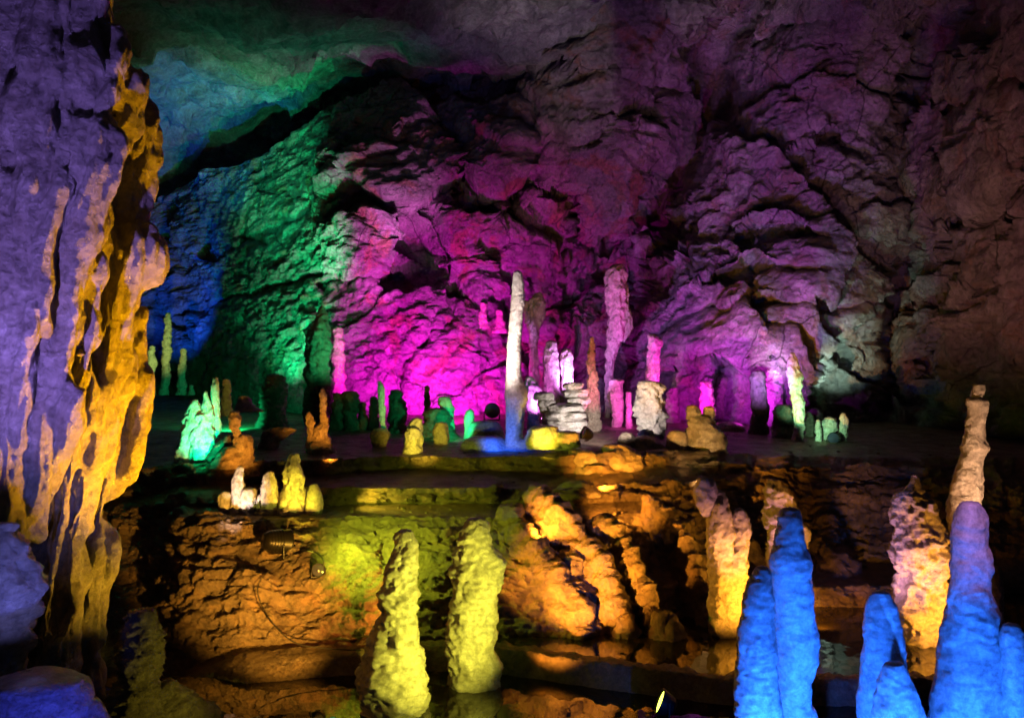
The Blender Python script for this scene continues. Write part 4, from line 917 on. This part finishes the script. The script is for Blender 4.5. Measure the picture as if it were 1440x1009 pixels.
def lamp(name, pos, target, color, power, angle=90, blend=.6, radius=.03):
    ld = bpy.data.lights.new(name, 'SPOT'); ld.color = color; ld.energy = power
    ld.spot_size = math.radians(angle); ld.spot_blend = blend; ld.shadow_soft_size = .5 if name == 'brown_fill' else radius
    o = bpy.data.objects.new(name, ld); col.objects.link(o)
    o.location = Vector(pos)
    o.rotation_euler = (Vector(target)-Vector(pos)).to_track_quat('-Z', 'Y').to_euler()
    return o
MAG = (1, .01, .80); GRN = (.01, 1, .30); BLU = (.005, .09, 1); ORG = (1, .36, .03); YEL = (1, .78, .03); VIO = (.45, .15, 1)
LAMPS = [
 # cave wall
 ('magenta_spot', (625, 590, 13.2), (640, 500, 15.8), MAG, 1500, 92, .9),
 ('magenta_spot', (690, 590, 13.4), (680, 480, 15.8), MAG, 420, 80, .9),
 ('magenta_spot', (520, 590, 13.5), (530, 490, 15.8), MAG, 560, 80, .9),
 ('magenta_spot', (560, 440, 14.8), (500, 350, 16.2), (1, .08, .80), 320, 76, .9),
 ('pink_spot', (600, 430, 14.4), (550, 270, 16.6), (1, .40, .95), 420, 46, 1),
 ('purple_wall_spot', (760, 590, 12.2), (730, 360, 16.8), (.75, .14, .9), 170, 54, 1),
 ('magenta_spot', (960, 590, 12.3), (985, 490, 14.2), (1, .02, .9), 330, 90, .9),
 ('magenta_spot', (1040, 600, 12.6), (1060, 510, 13.8), (.8, .03, 1), 120, 100, .9),
 ('pale_pink_spot', (1095, 575, 12.7), (1078, 445, 13.8), (1, .55, .95), 130, 50, 1),
 ('violet_spot', (1060, 590, 11.2), (1080, 410, 14.4), (.50, .18, 1), 620, 58, 1),
 ('green_spot', (380, 590, 15.0), (400, 340, 17.6), GRN, 900, 76, .9),
 ('green_spot', (447, 455, 14.75), (425, 260, 17.8), GRN, 900, 56, 1),
 ('green_spot', (360, 520, 14.5), (420, 40, 15.5), (.01, .85, .45), 330, 54, 1),
 ('green_spot', (280, 400, 15.0), (390, 225, 18.6), (.01, .9, .36), 520, 56, 1),
 ('green_low_spot', (330, 610, 12.5), (290, 560, 16), GRN, 160, 120, 1),
 ('blue_spot', (215, 520, 18.0), (245, 350, 21.4), BLU, 800, 80, .9),
 ('blue_spot', (230, 420, 17.5), (270, 130, 19.0), (.01, .14, 1), 800, 64, 1),
 ('pale_green_spot', (1170, 570, 12.8), (1182, 490, 14.0), (.62, 1, .78), 190, 60, 1),
 ('brown_fill', (620, 700, 9.3), (830, 200, 16.5), (1, .40, .42), 250, 40, 1),  # added soft fill, stands in for dim warm ambient light on the upper wall
 ('red_spot', (1250, 560, 9.0), (1390, 270, 12.6), (1, .32, .42), 230, 72, 1),
 # terrace things
 ('white_spot', (655, 660, 9.75), (728, 420, 10.9), (1, .86, .78), 680, 46, .8),
 ('white_spot', (800, 620, 9.2), (908, 574, 11.7), (1, .82, .78), 380, 20, .7),
 ('white_layer_spot', (868, 640, 10.5), (812, 585, 12.2), (1, .84, .80), 170, 50, .9),
 ('blue_foot_spot', (690, 622, 10.40), (720, 610, 10.9), (.005, .09, 1), 16, 130, .9),
 ('yellow_spot', (772, 672, 9.6), (766, 605, 10.5), YEL, 90, 34, .9),
 ('orange_spot', (850, 700, 9.1), (850, 640, 10.2), ORG, 130, 80, .9),
 ('orange_spot', (985, 690, 9.3), (975, 605, 10.8), (1, .62, .25), 60, 50, .9),
 ('purple_spot', (806, 555, 12.75), (835, 430, 14.5), (.62, .22, 1), 330, 110, .9),
 ('magenta_column_spot', (893, 590, 12.35), (868, 555, 13.3), (1, .08, .85), 70, 100, 1),
 ('red_pillar_spot', (850, 606, 11.6), (832, 530, 12.7), (1, .06, .28), 90, 50, 1),
 ('green_knob_spot', (650, 606, 11.4), (625, 570, 12.4), GRN, 34, 120, 1),
 ('green_edge_spot', (500, 520, 13.3), (458, 480, 14.2), GRN, 90, 80, 1),
 ('green_thin_spot', (560, 600, 10.6), (536, 565, 11.4), GRN, 18, 60, 1),
 ('yellow_stump_spot', (600, 655, 9.5), (592, 605, 10.9), (1, .72, .05), 80, 44, .9),
 ('green_cluster_spot', (285, 690, 8.8), (274, 592, 10.0), (.0, 1, .36), 330, 40, .9),
 ('orange_small_spot', (355, 690, 8.7), (330, 620, 9.7), ORG, 80, 40, .9),
 ('orange_small_spot', (470, 670, 9.6), (447, 590, 10.6), ORG, 90, 46, .9),
 ('yellow_far_spot', (240, 600, 14.5), (228, 480, 17.5), (.9, 1, .2), 220, 26, .9),
 ('pale_cluster_spot', (295, 780, 7.5), (350, 688, 8.5), (1, .72, .62), 90, 30, .9),
 ('yellow_wedge_spot', (440, 780, 7.5), (415, 690, 8.5), (1, .84, .03), 130, 28, .9),
 ('pale_green_low_spot', (1120, 640, 11.1), (1122, 560, 11.9), (.22, 1, .48), 110, 50, .9),
 ('pale_green_low_spot', (1140, 640, 11.1), (1158, 600, 11.9), (.4, 1, .5), 40, 46, .9),
 # mound and pool
 ('floodlight_beam', (452, 735, 7.15), (600, 785, 8.1), (.75, 1, .04), 120, 120, 1),
 ('step_spot', (480, 690, 8.6), (620, 697, 9.0), (1, .80, .05), 30, 100, .9),
 ('yellow_pool_spot', (850, 1030, 4.9), (590, 845, 6.3), (1, .90, .07), 240, 58, .8),
 ('orange_mound_spot', (600, 1080, 5.1), (880, 772, 8.0), ORG, 3400, 24, 1),
 ('orange_mound_spot', (662, 825, 6.98), (890, 765, 7.9), ORG, 130, 84, .9),
 ('orange_high_spot', (750, 750, 7.7), (850, 690, 9.2), ORG, 110, 90, .9),
 ('orange_high_spot', (835, 735, 8.35), (945, 690, 9.6), ORG, 110, 100, .9),
 ('orange_left_spot', (520, 1020, 4.9), (365, 820, 7.5), (1, .46, .05), 1150, 32, 1),
 ('red_mound_spot', (600, 880, 6.8), (505, 840, 7.3), (1, .22, .03), 60, 70, .9),
 ('orange_right_spot', (1440, 960, 6.0), (1280, 820, 7.1), (1, .42, .04), 260, 66, .9),
 ('orange_tall_spot', (1480, 860, 6.8), (1370, 640, 8.3), (1, .58, .34), 300, 44, .9),
 ('orange_three_spot', (1130, 890, 6.5), (1020, 810, 7.3), (1, .42, .03), 210, 70, .9),
 ('orange_ledge_spot', (1150, 890, 7.4), (1200, 835, 8.2), ORG, 30, 110, .9),
 ('pink_front_spot', (1225, 925, 6.45), (1285, 745, 7.1), (1, .45, .78), 70, 66, .9),
 ('pink_front_spot', (1095, 900, 6.45), (1022, 715, 7.3), (1, .42, .75), 32, 54, .9),
 ('pink_front_spot', (1120, 850, 7.2), (1098, 710, 8.0), (1, .42, .75), 40, 46, .9),
 # near things
 ('blue_front_spot', (1140, 1250, 4.0), (1110, 970, 5.0), (.015, .14, 1), 260, 90, .9),
 ('blue_front_spot', (1410, 1280, 3.6), (1330, 990, 4.8), (.015, .14, 1), 260, 84, .9),
 ('violet_top_spot', (1500, 480, 3.4), (1372, 720, 4.75), (.75, .32, 1), 70, 32, .9),
 ('purple_column_spot', (-250, 860, 3.1), (20, 300, 4.7), (.34, .21, 1), 370, 84, .9),
 ('blue_column_spot', (70, 1010, 3.1), (0, 740, 4.4), (.26, .27, 1), 70, 44, 1),
 ('blue_boulder_spot', (140, 1200, 2.7), (40, 990, 3.6), (.05, .07, 1), 80, 46, 1),
 ('orange_column_spot', (385, 850, 5.4), (168, 490, 5.5), (1, .42, .0), 750, 84, .9),
 ('orange_column_spot', (330, 940, 5.6), (145, 700, 5.7), (1, .50, .02), 110, 80, .9),
 ('olive_spot', (420, 1060, 4.4), (215, 930, 4.9), (1, .78, .10), 17, 60, .9),
]
def ground_z(px, d):
    pr = ground_profile(np.array([float(px)]))[0]
    return float(np.interp(d, pr[:, 0], pr[:, 1]))
for nm, a, b, c, pw, ang, bl in LAMPS:
    pos = P(*a); pos[2] = max(pos[2], ground_z(a[0], a[2])+0.16, 0.06 if a[2] > 6.2 else -0.05)
    lamp(nm, pos, P(*b), c, pw, ang, bl)

# ------------------------------------------------------------------ camera and output
cd = bpy.data.cameras.new('Camera'); cam = bpy.data.objects.new('Camera', cd); col.objects.link(cam)
cam.location = (0, 0, H); cam.rotation_euler = (math.radians(90), 0, 0)
cd.sensor_width = 36; cd.lens = 36*F/1440; cd.clip_end = 300; cd.clip_start = .05
scene.camera = cam
scene.view_settings.view_transform = 'Standard'; scene.view_settings.look = 'None'
scene.view_settings.exposure = 0.3; scene.view_settings.gamma = 1
scene.cycles.use_denoising = True
scene.cycles.max_bounces = 4; scene.cycles.diffuse_bounces = 1; scene.cycles.glossy_bounces = 3
scene.cycles.sample_clamp_indirect = 1.5
scene.cycles.use_adaptive_sampling = False
w.cycles.sampling_method = 'NONE'
scene.cycles.denoising_prefilter = 'FAST'
